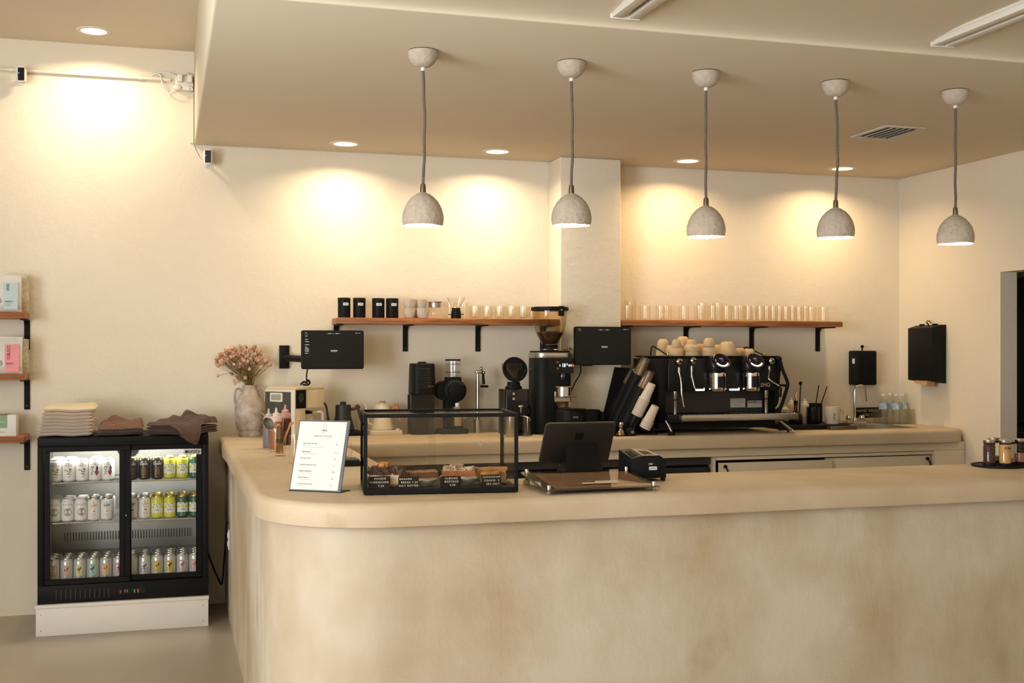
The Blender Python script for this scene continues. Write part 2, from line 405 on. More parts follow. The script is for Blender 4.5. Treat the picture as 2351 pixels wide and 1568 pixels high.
BX, BY = .338, 3.854
P = [(BX, BW - .001)] + arc(BX + .40, BY + .40, .40, pi, 1.5 * pi, 18) + [(4.25, BY), (4.25, 4.39), (.90, 4.39), (.89, BW - .001)]
ct = thing('counter', 'rounded plaster bar front under the beige worktop', 'counter', (BX, BY, 0))
MB().prism(P, .9175, Matrix.Translation((0, 0, .0))).build('plaster_body', CEMENTB, ct, world=True, smooth=30)
p = PX(526, 1238, BX)
MB().box(BX - .006, BX + .001, p.y - .04, p.y + .04, p.z - .055, p.z + .055).build('outlet_plate', WHITE, ct, world=True, bevel=(.002, 2))
for s in (-1, 1):
    MB().box(BX - .010, BX - .005, p.y - .014, p.y + .014, p.z + s * .024 - .013, p.z + s * .024 + .013).build('outlet_socket', PAPER, ct, world=True)

# back run: cream carcass with sliding doors, black fridge section on its left
cab = thing('base_cabinet', 'cream back-bar cabinet with sliding doors under the cement worktop', 'cabinet', (3.22, 6.44, 0))
CABM = mat('cream_cabinet_paint', '#ddd0b4', 0.55)
MB().box(.95, 4.995, 6.44, 6.50, .862, .917).build('top_rail', CABM, cab, world=True, bevel=(.003, 2))
MB().box(4.77, 4.995, 6.44, 6.50, 0, .862).build('stile', CABM, cab, world=True, bevel=(.003, 2))
MB().box(3.22, 4.77, 7.0, 7.02, 0, .862).build('back_panel', mat('cabinet_inside', '#4a4238', .7), cab, world=True)
MB().box(3.20, 3.22, 6.47, 7.0, 0, .862).build('side_panel', CABM, cab, world=True)
MB().box(3.22, 4.77, 6.455, 6.50, .838, .858).build('track', CABM, cab, world=True, bevel=(.002, 2))
for (x0, x1, y, zt, px) in ((3.235, 4.02, 6.452, .822, 3.275), (3.99, 4.76, 6.478, .83, 4.735)):
    d = MB().box(x0, x1, y, y + .018, .12, zt).build('door', CABM, cab, world=True, bevel=(.002, 2))
    h = MB().cyl((0, 0, 0), .011, .008, 14, None, Matrix.Translation((px, y, zt - .022)) @ Matrix.Rotation(pi / 2, 4, 'X'))
    h.tube(spline([(px, y - .007, zt - .022), (px + .008, y - .02, zt - .05), (px + .014, y - .018, zt - .085), (px + .012, y - .006, zt - .11)], 5), .0045, 8)
    h.build('pull', BLACKM, d, world=True)
fr = thing('undercounter_fridge', 'black undercounter fridge below the back worktop left of cream doors', 'fridge', (2.0, 6.5, 0))
MB().box(.96, 3.195, 6.52, 7.10, .06, .86).build('body', BLACKM, fr, world=True)
for x0, x1 in ((.975, 1.70), (1.715, 2.44), (2.455, 3.18)):
    d = MB().box(x0, x1, 6.478, 6.519, .10, .80).build('door', BLACKG, fr, world=True, bevel=(.005, 2))
    MB().rod((x1 - .05, 6.46, .5), (x1 - .05, 6.46, .74), .007).build('handle', STEEL, d, world=True)
MB().box(.97, 3.19, 6.49, 6.519, .812, .855).build('vent_strip', DARK, fr, world=True)

# dark unit inside the back room
du = thing('steel_cabinet', 'tall dark cabinet with louvres standing in the back room doorway', 'cabinet', (5.6, 6.35, 0))
MB().box(5.135, 6.3, 6.32, 6.95, 1.04, 1.985).build('upper_body', mat('dark_cabinet', '#262524', .5), du, world=True, bevel=(.004, 2))
MB().box(5.135, 6.3, 6.34, 6.95, 0, 1.02).build('lower_body', mat('dark_cabinet2', '#2f2b27', .5), du, world=True)
for k in range(9):
    MB().box(5.14, 6.29, 6.325, 6.342, .98 - k * .022 - .012, .98 - k * .022).build('louvre', mat('louvre_brown', '#4a4138', .5), du, world=True)

# ================================================================== LAMPS
STONE = mat('pitted_stone', '#bfb2a0', 0.85, vary=(30, .10), bump=(55, .5, .01))
def pits(m):
    nt = m.node_tree; N = nt.nodes; L = nt.links; b = N['Principled BSDF']; tc = [n for n in N if n.type == 'TEX_COORD'][0]
    v = N.new('ShaderNodeTexVoronoi'); v.inputs['Scale'].default_value = 95; L.new(tc.outputs['Object'], v.inputs['Vector'])
    n = N.new('ShaderNodeTexNoise'); n.inputs['Scale'].default_value = 22; L.new(tc.outputs['Object'], n.inputs['Vector'])
    r = N.new('ShaderNodeValToRGB'); r.color_ramp.elements[0].position = .10; r.color_ramp.elements[1].position = .22; L.new(v.outputs['Distance'], r.inputs[0])
    r2 = N.new('ShaderNodeValToRGB'); r2.color_ramp.elements[0].position = .5; r2.color_ramp.elements[1].position = .58; L.new(n.outputs['Fac'], r2.inputs[0])
    mx = N.new('ShaderNodeMix'); mx.data_type = 'FLOAT'; L.new(r2.outputs[0], mx.inputs[0]); mx.inputs[2].default_value = 1.0; L.new(r.outputs[0], mx.inputs[3])
    old = b.inputs['Base Color'].links[0].from_socket
    c = N.new('ShaderNodeMix'); c.data_type = 'RGBA'; L.new(mx.outputs[0], c.inputs[0]); c.inputs[6].default_value = lin('#5d5244'); L.new(old, c.inputs[7]); L.new(c.outputs[2], b.inputs['Base Color'])
pits(STONE)
STONE_IN = mat('lamp_inside_glaze', '#f4ecdd', .6)
CORD = mat('braided_grey_cord', '#6b5f55', .9, vary=(260, .45))
FERR = mat('ferrule_gunmetal', '#7a6f60', .35, 1.0)
BULB = emis('warm_bulb', '#ffe3b0', 5.0)
pend = [(1.003, 2.013, .008), (1.643, 2.034, .006), (2.268, 2.004, -.002), (2.914, 2.018, .012), (3.553, 2.007, .000)]
pl_desc = ['stone dome pendant lamp above the pastry case, leftmost of five', 'stone dome pendant lamp hanging in front of the wall column, second from left', 'stone dome pendant lamp in the middle of the row of five', 'stone dome pendant lamp with slightly kinked cord, fourth from left', 'stone dome pendant lamp nearest the right wall, last of five']
PY0 = 4.65
for i, (x, zb, kink) in enumerate(pend):
    t = thing('pendant_lamp', pl_desc[i], 'lamp', (x, PY0, SOF), 0, 'stone pendant lamps over the bar')
    r = random.Random(i + 3)
    def jit(j, k, a, rr, z, r=r): return rr * (1 + .012 * sin(3 * a + i) + r.uniform(-.006, .006)), z
    MB().lathe([(0, -.070), (.012, -.0695), (.030, -.064), (.047, -.051), (.058, -.033), (.0625, -.012), (.0615, -.004)], 40, jitter=jit).build('canopy', STONE, t)
    MB().cyl((0, 0, -.004), .058, .0035, 32).build('canopy_plate', DARK, t)
    MB().cyl((0, 0, -.083), .009, .015, 14).build('cord_grip', WHITE, t)
    zt = zb + .137 - SOF
    pts = [(kink * sin(pi * k / 8) * .8 + (.0012 * sin(2.3 * k + i)), .001 * sin(1.7 * k + i), -.08 + (zt + .03 + .08) * k / 8) for k in range(9)]; pts[0] = (0, 0, -.08); pts[-1] = (0, 0, zt + .03)
    MB().tube(spline(pts, 4), .0062, 8).build('cord', CORD, t)
    MB().lathe([(0, zt + .034), (.0095, zt + .034), (.0115, zt + .022), (.0125, zt - .004), (0, zt - .004)], 16).build('ferrule', FERR, t)
    z0 = zb - SOF
    prof = [(.010, .137), (.026, .130), (.045, .117), (.062, .098), (.075, .075), (.0825, .050), (.085, .032), (.0835, .014), (.0795, .0)]
    def jit2(j, k, a, rr, z, r=r):
        if j == 8: z += r.choice([0, 0, 0, .0015, .003, .001]) + .002 * sin(2 * a + i)
        return rr * (1 + .006 * sin(2 * a + i * 2) + r.uniform(-.003, .003)), z
    sh = MB().lathe([(rr, z + z0) for rr, z in prof], 44, jitter=jit2).build('shade', STONE, t)
    MB().lathe([(.0785, z0 + .001), (.080, z0 + .014), (.081, z0 + .032), (.078, z0 + .05), (.071, z0 + .074), (.058, z0 + .095), (.04, z0 + .113), (.01, z0 + .128)], 36).build('shade_lining', STONE_IN, sh)
    MB().ball((0, 0, z0 + .036), .028, 16, 10, (1, 1, 1)).build('bulb', BULB, t)
    l = bpy.data.lights.new('pendant_light', 'POINT'); l.energy = PENDANT_POWER; l.color = (1.0, .80, .52); l.shadow_soft_size = .02
    lo = bpy.data.objects.new('pendant_light', l); col.objects.link(lo); lo.parent = t; lo.location = (0, 0, z0 + .004)

DISC = emis('downlight_disc', '#ffe9c4', 5.0)
TRIM = mat('downlight_trim', '#efe6d2', .5)
dl = [(-.384, 6.845, HIC, 'round recessed downlight in the high ceiling at far left'), (1.011, 6.85, SOF, 'round recessed downlight above the black canisters'), (1.94, 6.85, SOF, 'round recessed downlight between first and second pendant lamps'),
      (3.207, 6.84, SOF, 'round recessed downlight right of the wall column'), (4.33, 6.83, SOF, 'round recessed downlight nearest the right wall, behind fourth pendant cord')]
for (x, y, z, lb), wc in zip(dl, ((1.0, .82, .58), (1.0, .80, .54), (1.0, .80, .54), (1.0, .70, .38), (1.0, .72, .41))):
    t = thing('downlight', lb, 'ceiling light', (x, y, z), 0, 'recessed downlights along the back wall')
    MB().lathe([(.066, -.0015), (.070, -.006), (.088, -.005), (.093, -.0005), (.066, -.0005)], 40).build('trim_ring', TRIM, t)
    MB().cyl((0, 0, -.003), .0665, .002, 36).build('lens', DISC, t)
    l = bpy.data.lights.new('downlight_beam', 'AREA'); l.shape = 'DISK'; l.size = .12; l.spread = radians(150); l.energy = SPOT_POWER * (1.25 if z > 3 else 1); l.color = wc
    lo = bpy.data.objects.new('downlight_beam', l); col.objects.link(lo); lo.parent = t; lo.location = (0, 0, -.012)

# ceiling vent
t = thing('ceiling_vent', 'white ceiling air vent with curved slats near fifth pendant', 'vent', (3.855, 5.63, SOF))
VW = mat('vent_white', '#d9d1c0', .5)
b = MB(); hx, hy = .125, .175
b.box(-hx, hx, -hy, -hy + .03, -.008, -.0005).box(-hx, hx, hy - .03, hy, -.008, -.0005).box(-hx, -hx + .03, -hy + .03, hy - .03, -.008, -.0005).box(hx - .03, hx, -hy + .03, hy - .03, -.008, -.0005)
b.build('frame', VW, t, bevel=(.002, 2))
MB().box(-hx + .03, hx - .03, -hy + .03, hy - .03, -.003, -.001).build('backing', mat('vent_dark', '#2c2a27', .8), t)
for k in range(5):
    x = -.082 + k * .039
    P = [(x + .02 - dx_, dz_) for dx_, dz_ in ((0, -.004), (.003, -.010), (.009, -.014), (.016, -.016), (.016, -.0148), (.0095, -.0126), (.0045, -.009), (.0018, -.004))]
    MB().prism(P, .29, Matrix.Translation((0, .145, 0)) @ Matrix.Rotation(pi / 2, 4, 'X')).build('slat', VW, t)

# light tracks under the front ceiling
TRK = mat('track_white', '#e8e2d4', .4)
for (x0, x1, lb) in ((1.592, 1.70, 'white ceiling light track above the menu tray, upper middle'), (2.985, 3.085, 'white ceiling light track in the upper right corner')):
    t = thing('light_track', lb, 'light track', (x0, 4.05, FRC), 0, 'ceiling light tracks')
    wd = x1 - x0
    MB().box(0, wd, -3.2, 0, -.012, 0).box(0, wd * .38, -3.2, 0, -.036, -.012).box(wd * .62, wd, -3.2, 0, -.036, -.012).build('rail', TRK, t, bevel=(.002, 2))
    MB().box(wd * .38, wd * .62, -3.2, 0, -.016, -.0121).build('groove', DARK, t)
    MB().box(-.006, wd + .004, -.001, .006, -.04, 0).build('end_cap', TRK, t, bevel=(.001, 1))
    if x0 > 2:
        MB().box(-.9, -.001, -.62, -.585, -.020, 0).build('feed_rail', TRK, t, bevel=(.002, 2))

# ================================================================== WALL FITTINGS
# conduit, socket block, plugs, cameras
c0 = PY(0, 161, BW - .012); c1 = PY(392, 181, BW - .012); zc = (c0.z + c1.z) / 2
t = thing('conduit', 'cream painted cable conduit running along the upper left wall', 'pipe', (c0.x - .8, BW - .012, zc))
MB().rod((c0.x - .8, BW - .013, zc), (c1.x, BW - .013, zc), .011, 14).build('pipe', WALLM, t, world=True)
for px in (25, 322): 
    q = PY(px, 165, BW - .012); MB().rod((q.x - .009, BW - .013, zc), (q.x + .009, BW - .013, zc), .0135, 14).build('clip', WHITE, t, world=True)
sk0 = PY(402, 173, BW - .03); sk1 = PY(444, 209, BW - .03)
so = thing('wall_socket', 'white outlet block with plugs beside the dropped ceiling', 'socket', ((sk0.x + sk1.x) / 2, BW, (sk0.z + sk1.z) / 2))
MB().box(sk0.x, sk1.x, BW - .045, BW - .001, sk1.z, sk0.z).build('plate', WHITE, so, world=True, bevel=(.006, 3))
for dx in (.012, .068):
    MB().box(sk0.x + dx, sk0.x + dx + .028, BW - .085, BW - .045, sk0.z - .045, sk0.z - .002).build('plug', WHITE, so, world=True, bevel=(.005, 2))
for (dx, dz) in ((.082, -.062), (.082, -.078), (.096, -.070)):
    MB().box(sk0.x + dx, sk0.x + dx + .006, BW - .0462, BW - .0448, sk0.z + dz - .002, sk0.z + dz + .002).build('socket_hole', DARK, so, world=True)
MB().ball((sk0.x + .012, BW - .055, sk0.z - .075), .022, 12, 8, (1.1, .7, .8)).build('plug', WHITE, so, world=True)
for pts in ([(sk0.x + .02, BW - .06, sk0.z - .02), (sk0.x - .03, BW - .03, sk0.z + .01), (sk0.x - .09, BW - .02, sk0.z + .012), (sk0.x - .14, BW - .02, sk0.z - .015)],
            [(sk0.x + .0, BW - .055, sk0.z - .085), (sk0.x - .03, BW - .04, sk0.z - .11), (sk0.x - .06, BW - .03, sk0.z - .09), (sk0.x - .075, BW - .03, sk0.z - .04), (sk0.x - .085, BW - .02, sk0.z - .0), (sk0.x - .12, BW - .02, sk0.z + .01)],
            [(sk0.x + .08, BW - .07, sk0.z - .004), (sk0.x + .06, BW - .05, sk0.z + .012), (sk0.x + .03, BW - .05, sk0.z - .01)]):
    MB().tube(spline(pts, 5), .0035, 6).build('cable', WHITE, so, world=True)
# cable duct down the corner beside the dropped ceiling
MB().box(SX - .022, SX - .004, BW - .016, BW - .001, SOF + .01, sk1.z - .01).build('cable_duct', WALLM, loc=None)
tag(bpy.data.objects['cable_duct'], 'thin cream cable duct running down from the wall socket', 'duct')
def seccam(x, z, lb, rz, Y):
    t = thing('security_camera', lb, 'camera', (x, BW, z), 0, 'small security cameras')
    M = Matrix.Translation((0, Y - BW, 0)) @ Matrix.Rotation(rz, 4, 'Z')
    MB().prism(rrect(.05, .09, .018, 5), .045, M @ Matrix.Translation((0, .0225, 0)) @ Matrix.Rotation(pi / 2, 4, 'X')).build('housing', WHITE, t, bevel=(.003, 2))
    f = MB().prism(rrect(.034, .072, .003, 3), .003, M @ Matrix.Translation((.004, -.0225, .0)) @ Matrix.Rotation(pi / 2, 4, 'X')).build('face', BLACKG, t)
    MB().cyl((0, 0, 0), .003, .002, 8, None, M @ Matrix.Translation((-.008, -.0255, .005)) @ Matrix.Rotation(pi / 2, 4, 'X')).build('indicator', emis('blue_led', '#5a78ff', 2.0), f)
    MB().rod((0, Y - BW + .02, -.01), (-.01, -.002, -.02), .011, 12).build('mount', WHITE, t)
    MB().cyl((0, 0, 0), .022, .006, 16, None, Matrix.Translation((-.01, -.0005, -.02)) @ Matrix.Rotation(pi / 2, 4, 'X')).build('base', WHITE, t)
    return t
q = PY(49, 172, 7.08); seccam(q.x, q.z, 'small white security camera on the conduit at far left', radians(-6), 7.08)
q = PY(478, 361, 7.07); t = seccam(q.x, q.z, 'small white security camera just below the dropped ceiling corner', radians(-14), 7.07)
MB().tube(spline([(q.x - .02, BW - .02, q.z - .02), (q.x - .05, BW - .006, q.z + .01), (SX - .01, BW - .006, SOF + .015)], 5), .003, 6).build('cable', WHITE, t, world=True)

# ------------------------------------------------------------------ wooden shelves with black brackets
SHW = wood('shelf_wood', '#7a4522', '#b5743f', 1.0)
def shelf(x0, x1, zt, lb, brackets, th=.037, y0=6.925, leg=.165, grp='wooden wall shelves'):
    t = thing('wall_shelf', lb, 'shelf', ((x0 + x1) / 2, BW, zt), 0, grp)
    MB().box(x0, x1, y0, BW - .001, zt - th, zt).build('board', SHW, t, world=True, bevel=(.004, 2))
    for bx in brackets:
        zb = zt - th; b = MB()
        poly = [(BW - .001, zb - leg), (BW - .001, zb - .001), (y0 + .025, zb - .001), (y0 + .025, zb - .007), (BW - .045, zb - .007)] + [(BW - .045 + .034 * sin(a), zb - .041 + .034 * cos(a)) for a in (pi / 2 * k / 6 for k in range(1, 7))] + [(BW - .011, zb - leg)]
        b.prism(poly, .030, Matrix.Translation((bx - .015, 0, 0)) @ Matrix(((0, 0, 1, 0), (1, 0, 0, 0), (0, 1, 0, 0), (0, 0, 0, 1))))
        o = b.build('bracket', BLACKM, t, world=True)
        MB().cyl((0, 0, 0), .005, .003, 10, None, Matrix.Translation((bx, BW - .011, zb - leg + .02)) @ Matrix.Rotation(pi / 2, 4, 'X')).build('screw', DARK, o, world=True)
    return t
SH1, SH2 = 1.705, 1.706
shelf(.974, 2.372, SH1, 'long wooden wall shelf left of the column with canisters and glass mugs', (1.0, 1.43, 1.898, 2.33))
shelf(2.786, 4.395, SH2, 'long wooden wall shelf right of the column full of tall glasses', (2.86, 3.34, 3.83, 4.34))
LS = (1.722, 1.381, 1.036)
for k, (z, nm) in enumerate(zip(LS, ('top', 'middle', 'bottom'))):
    shelf(-1.75, -.749, z, '%s of three short wooden shelves at the left edge, holding %s' % (nm, ('blue-labelled coffee bags', 'pink-labelled coffee bags', 'a white box')[k]), (-.760, -1.7), leg=.172)
# coffee bags
BAGM = mat('white_pouch', '#dcd7d0', .4, vary=(9, .06), bump=(14, .25, .01))
KRAFT = mat('pouch_side', '#c9bb9f', .5, vary=(25, .35))
def coffee_bag(xr, z, Y, h, wdt, lab, lb, lines, front=True):
    t = thing('coffee_bag', lb, 'coffee bag', (xr - wdt / 2, Y, z), 0, 'coffee bags on the left shelves')
    nz, nx = 10, 8; vs = []; fs = []
    for side in (-1, 1):
        for j in range(nz + 1):
            v = j / nz; dep = (.036 * (1 - v) ** .6 * (0.4 + 1.2 * min(v * 5, 1)) / 1.6 + .004)
            for k in range(nx + 1):
                u = k / nx * 2 - 1; vs.append((u * wdt / 2 * (1 - .03 * sin(pi * v)), side * dep * (1 - .85 * abs(u) ** 3) , v * h + .004 * sin(3 * u) * v))
    n1 = (nz + 1) * (nx + 1)
    for s_ in (0, 1):
        for j in range(nz):
            for k in range(nx):
                a = s_ * n1 + j * (nx + 1) + k; fs.append((a, a + 1, a + nx + 2, a + nx + 1))
    for j in range(nz):
        for k in (0, nx):
            a = j * (nx + 1) + k; fs.append((a, a + nx + 1, a + nx + 1 + n1, a + n1))
    for j in (0, nz):
        for k in range(nx):
            a = j * (nx + 1) + k; fs.append((a, a + 1, a + 1 + n1, a + n1))
    bd = MB().add(vs, fs).build('pouch', BAGM if front else KRAFT, t, smooth=50)
    if front:
        MB().box(-wdt / 2, wdt / 2, -.005, .005, h - .004, h + .004).build('seal', BAGM, t)
        lm = mat('label_' + lab.strip('#'), lab, .6)
        lw, lh = .072, h * .76; lx = wdt / 2 - .016 - lw / 2
        M = Matrix.Translation((lx, -.0425, .012)) @ Matrix.Rotation(radians(-8), 4, 'X')
        MB().box(-lw / 2, lw / 2, 0, .001, 0, lh, M).build('paper_label', lm, t)
        R8 = Matrix.Rotation(radians(-8), 4, 'X')
        for j, ch in enumerate(lines):
            text(ch, .021, INK, t, M @ Vector((-lw * .23, -.001, lh - .019 - j * .020)), R8 @ Matrix.Rotation(pi / 2, 4, 'X'), bold=.01)
        for j, (l_, zz) in enumerate(((.8, .30), (.55, .27), (.75, .22), (.5, .17), (.55, .14))):
            MB().box(-lw * .42, -lw * .42 + lw * .8 * l_, -.0008, -.0002, lh * zz, lh * zz + .0022, M).build('print_line', INKG if j > 1 else INK, t)
        em = MB(); M2 = Matrix.Translation((lx - .062, -.0425, .055)) @ R8 @ Matrix.Rotation(pi / 2, 4, 'X')
        em.prism(ell(.012, .010, 16), .0006, M2 @ Matrix.Translation((0, 0, .0)))
        em.prism(leaf(.018, .006, 0, .012, 1.9), .0006, M2); em.prism(leaf(.016, .006, .005, .012, 1.1), .0006, M2)
        em.build('emblem', INKG, t)
    return t
q = PY(50, 717, 6.965); coffee_bag(q.x, LS[0], 6.965, .199, .15, '#bcd0d6', 'white coffee bag with pale blue label, front one on the top shelf', ['달', '빛'])
coffee_bag(q.x + .028, LS[0], 7.07, .205, .15, '#bcd0d6', 'kraft coffee bag behind the pale blue labelled one', [], False)
q = PY(52, 858, 6.965); coffee_bag(q.x, LS[1], 6.965, .198, .15, '#e8929a', 'white coffee bag with pink label, front one on the middle shelf', ['디', '카', '페', '인'])
coffee_bag(q.x + .022, LS[1], 7.07, .19, .15, '#e8929a', 'kraft coffee bag behind the pink labelled one', [], False)
q = PY(37, 1003, 6.94)
t = thing('gift_box', 'white cardboard box with green label on the bottom left shelf', 'box', (q.x - .09, 7.0, LS[2]))
MB().box(-.09, .09, -.06, .06, 0, .117).build('carton', PAPER, t, bevel=(.002, 2))
GRN = mat('box_green', '#8aa583', .6)
MB().box(-.06, .045, -.0612, -.0602, .045, .117).build('front_label', GRN, t)
MB().box(-.06, .045, -.06, .02, .1172, .1180).build('top_label', mat('box_dark_green', '#5d6a57', .6), t)
text('LA CABRA', .013, INKG, t, (.0, -.0615, .022), spacing=1.15)
MB().box(-.05, .035, -.0618, -.0613, .078, .080).build('print_line', PAPER, t)

# ------------------------------------------------------------------ wall monitors
SCR = mat('screen_glass', '#191918', .3, spec=.2)
def monitor(name, c, w_, h_, yaw, lb, plate, left_menu):
    t = thing(name, lb, 'monitor', c, yaw, 'wall-mounted order screens')
    MB().prism(rrect(w_, h_, .012, 4), .028, Matrix.Rotation(pi / 2, 4, 'X')).build('housing', BLACK, t, bevel=(.002, 2))
    sc = MB().prism(rrect(w_ - .012, h_ - .012, .008, 4), .001, Matrix.Translation((0, -.0281, 0)) @ Matrix.Rotation(pi / 2, 4, 'X')).build('screen', SCR, t)
    def bar(x0, z, l_, hh=.0025): MB().box(x0 * w_, x0 * w_ + l_ * w_, -.0298, -.0293, z * h_ - hh / 2, z * h_ + hh / 2).build('screen_text', SCREEN_TXT, sc)
    bar(-.035, -.02, .11, .004); bar(-.03, -.05, .10, .0015)
    gp = mat('screen_grey', '#3a3a39', .4)
    MB().box(-.10 * w_, .13 * w_, -.0298, -.0293, .40 * h_, .435 * h_).build('tab_bar', gp, sc)
    for x0 in (-.07, .05): MB().box(x0 * w_, (x0 + .04) * w_, -.0305, -.030, .411 * h_, .423 * h_).build('screen_text', SCREEN_TXT, sc)
    bar(.36, .43, .045); bar(.42, .43, .02); bar(-.44, .44, .03, .002); bar(-.44, .40, .012); bar(-.41, .40, .012)
    if left_menu:
        for z, l_ in ((.35, .04), (.27, .045), (.21, .065), (.13, .065), (.07, .035), (.03, .06), (-.005, .06), (-.04, .06), (-.09, .05)): bar(-.44, z, l_, .0028)
    return t
m1 = PY(763, 803, 6.83)
t = monitor('order_screen', (m1.x, 6.83, m1.z), .362, .226, radians(-3), 'black wall-mounted order screen above the white coffee brewer', None, True)
p0 = PY(641, 793, BW - .01); p1 = PY(664, 846, BW - .01)
ar = bpy.data.objects  # arm parts
loc_inv = (Matrix.Translation(t.location) @ Matrix.Rotation(radians(-3), 4, 'Z')).inverted()
MB().box(p0.x, p1.x, BW - .022, BW - .001, p1.z, p0.z, loc_inv).build('wall_plate', BLACK, t, bevel=(.003, 2))
b = MB().box(p1.x - .045, p1.x - .012, BW - .06, BW - .022, 1.43, 1.50, loc_inv)
b.rod(loc_inv @ Vector((p1.x - .03, BW - .05, 1.465)), loc_inv @ Vector((.80, 6.88, 1.455)), .020, 12)
b.rod(loc_inv @ Vector((.80, 6.88, 1.44)), loc_inv @ Vector((m1.x, 6.85, 1.44)), .022, 12)
b.build('arm', BLACK, t)
MB().tube([loc_inv @ v for v in spline([(.79, 6.84, 1.405), (.785, 6.85, 1.36), (.79, 6.88, 1.325), (.80, 6.92, 1.31)], 6)], .004, 6).build('cable', BLACK, t)
MB().tube([loc_inv @ v for v in spline([(.755, 6.9, 1.308), (.775, 6.9, 1.325), (.79, 6.9, 1.318), (.80, 6.91, 1.335), (.812, 6.92, 1.32), (.80, 6.92, 1.306), (.77, 6.91, 1.308)], 6)], .0055, 6).build('cable_bundle', BLACK, t)
m2 = PY(1381, 794, 6.72)
t = monitor('order_screen', (m2.x, 6.72, m2.z), .372, .235, radians(2), 'black order screen mounted on the wall column beside the tall grinder', None, False)
loc_inv = (Matrix.Translation(t.location) @ Matrix.Rotation(radians(2), 4, 'Z')).inverted()
MB().box(2.50, 2.66, 6.905, 6.924, 1.46, 1.60, loc_inv).box(2.55, 2.61, 6.73, 6.905, 1.50, 1.56, loc_inv).build('wall_mount', BLACK, t, bevel=(.003, 2))
q0 = PY(1333, 838, 6.75); q1 = PY(1318, 878, 6.86)
MB().tube([loc_inv @ v for v in spline([q0, (q0.x + .005, 6.77, q0.z - .05), (q1.x, 6.84, q1.z), (q1.x - .05, 6.88, q1.z - .12)], 6)], .004, 6).build('cable', BLACK, t)
a0 = PY(1336, 838, 6.72); a1 = PY(1358, 838, 6.72)
MB().box(a0.x, a1.x, 6.70, 6.73, a0.z - .006, a0.z + .004, loc_inv).build('latch', BLACK, t)

# ------------------------------------------------------------------ soap and towel dispensers
q0 = PY(1962, 805, 7.06); q1 = PY(2012, 884, 7.06)
t = thing('soap_dispenser', 'black wall soap dispenser above the sink tap', 'dispenser', ((q0.x + q1.x) / 2, BW, q1.z))
MB().box(q0.x + .012, q1.x, 7.05, BW - .001, q1.z, q0.z).build('body', BLACK, t, world=True, bevel=(.012, 4))
MB().box(q0.x + .030, q1.x - .008, 7.047, 7.052, q1.z + .012, q0.z - .015).build('front_panel', BLACKM, t, world=True, bevel=(.002, 2))
lb = PY(1968, 829, 7.09); MB().box(q0.x + .0105, q0.x + .0118, 7.075, 7.105, lb.z - .018, lb.z + .018).build('sticker', PAPER, t, world=True)
kx = (q0.x + q1.x) / 2
MB().rod((kx, 7.1, q0.z - .002), (kx, 7.1, q0.z + .022), .005, 10).ball((kx, 7.1, q0.z + .028), .012, 12, 8).build('lock_knob', BLACK, t, world=True)
TX, TY0, TY1 = 4.888, 6.636, 6.90
z0 = PX(2141, 874, TX).z; z1 = PX(2141, 752, TX).z
t = thing('towel_dispenser', 'black paper towel dispenser on the right wall', 'dispenser', (RW, (TY0 + TY1) / 2, z0))
Pz = [(RW - .001, z0 - .02), (RW - .001, z1 + .02), (RW - .045, z1 + .02), (TX, z1), (TX, z0)]
MB().prism(Pz, TY1 - TY0, Matrix.Translation((0, TY1, 0)) @ Matrix.Rotation(pi / 2, 4, 'X')).build('casing', BLACK, t, world=True, bevel=(.003, 2))
for y in (TY0 + .05, TY0 + .19): MB().box(RW - .06, RW - .03, y, y + .02, z1 + .016, z1 + .028).build('hinge', BLACK, t, world=True)
MB().tube(spline([(RW - .05, TY0 + .12, z1 + .02), (RW - .07, TY0 + .115, z1 + .04), (RW - .05, TY0 + .125, z1 + .05), (RW - .03, TY0 + .12, z1 + .035)], 4), .005, 8).build('lock', BRASS, t, world=True)
KRP = mat('brown_paper_towel', '#b98f63', .8, vary=(8, .1))
MB().add([(TX + .01, TY0 + .20, z0 + .005), (TX + .01, TY0 + .06, z0 + .005), (TX - .01, TY0 + .05, z0 - .035), (TX + .0, TY0 + .19, z0 - .022), (TX + .07, TY0 + .20, z0 + .0), (TX + .07, TY0 + .06, z0 - .0), (TX + .06, TY0 + .05, z0 - .038), (TX + .06, TY0 + .19, z0 - .03)],
         [(0, 1, 2, 3), (4, 7, 6, 5), (0, 3, 7, 4), (1, 5, 6, 2), (2, 6, 7, 3), (0, 4, 5, 1)]).build('paper_towel', KRP, t, world=True)

# ================================================================== DRINKS FRIDGE
FX0, FX1, FYF, FYB, FZ0, FZ1 = -.652, .224, 6.60, 7.12, .165, 1.045
pl = thing('fridge_plinth', 'low white wooden plinth under the drinks fridge', 'plinth', (-.216, 6.59, 0))
WP = mat('white_plinth_paint', '#ebe6da', .55, vary=(3, .03))
MB().box(FX0 - .005, FX1 - .002, 6.585, 7.10, 0, .145).build('box', WP, pl, world=True, bevel=(.002, 2))
MB().box(FX0 - .010, FX1 + .001, 6.580, 7.10, .1455, .1645).build('top_board', WP, pl, world=True, bevel=(.003, 2))
for x in (FX0 + .02, FX1 - .03):
    for z in (.03, .115): MB().cyl((0, 0, 0), .0035, .002, 10, None, Matrix.Translation((x, 6.5852, z)) @ Matrix.Rotation(pi / 2, 4, 'X')).build('screw', INKG, pl, world=True)
fg = thing('drinks_fridge', 'black two-door glass drinks fridge filled with cans', 'fridge', (-.214, 6.60, FZ0))
FB = mat('fridge_black', '#171717', .5, spec=.1)
ALU = mat('stucco_aluminium', '#a9a8a2', .45, .6, bump=(160, .35, .003))
b = MB()
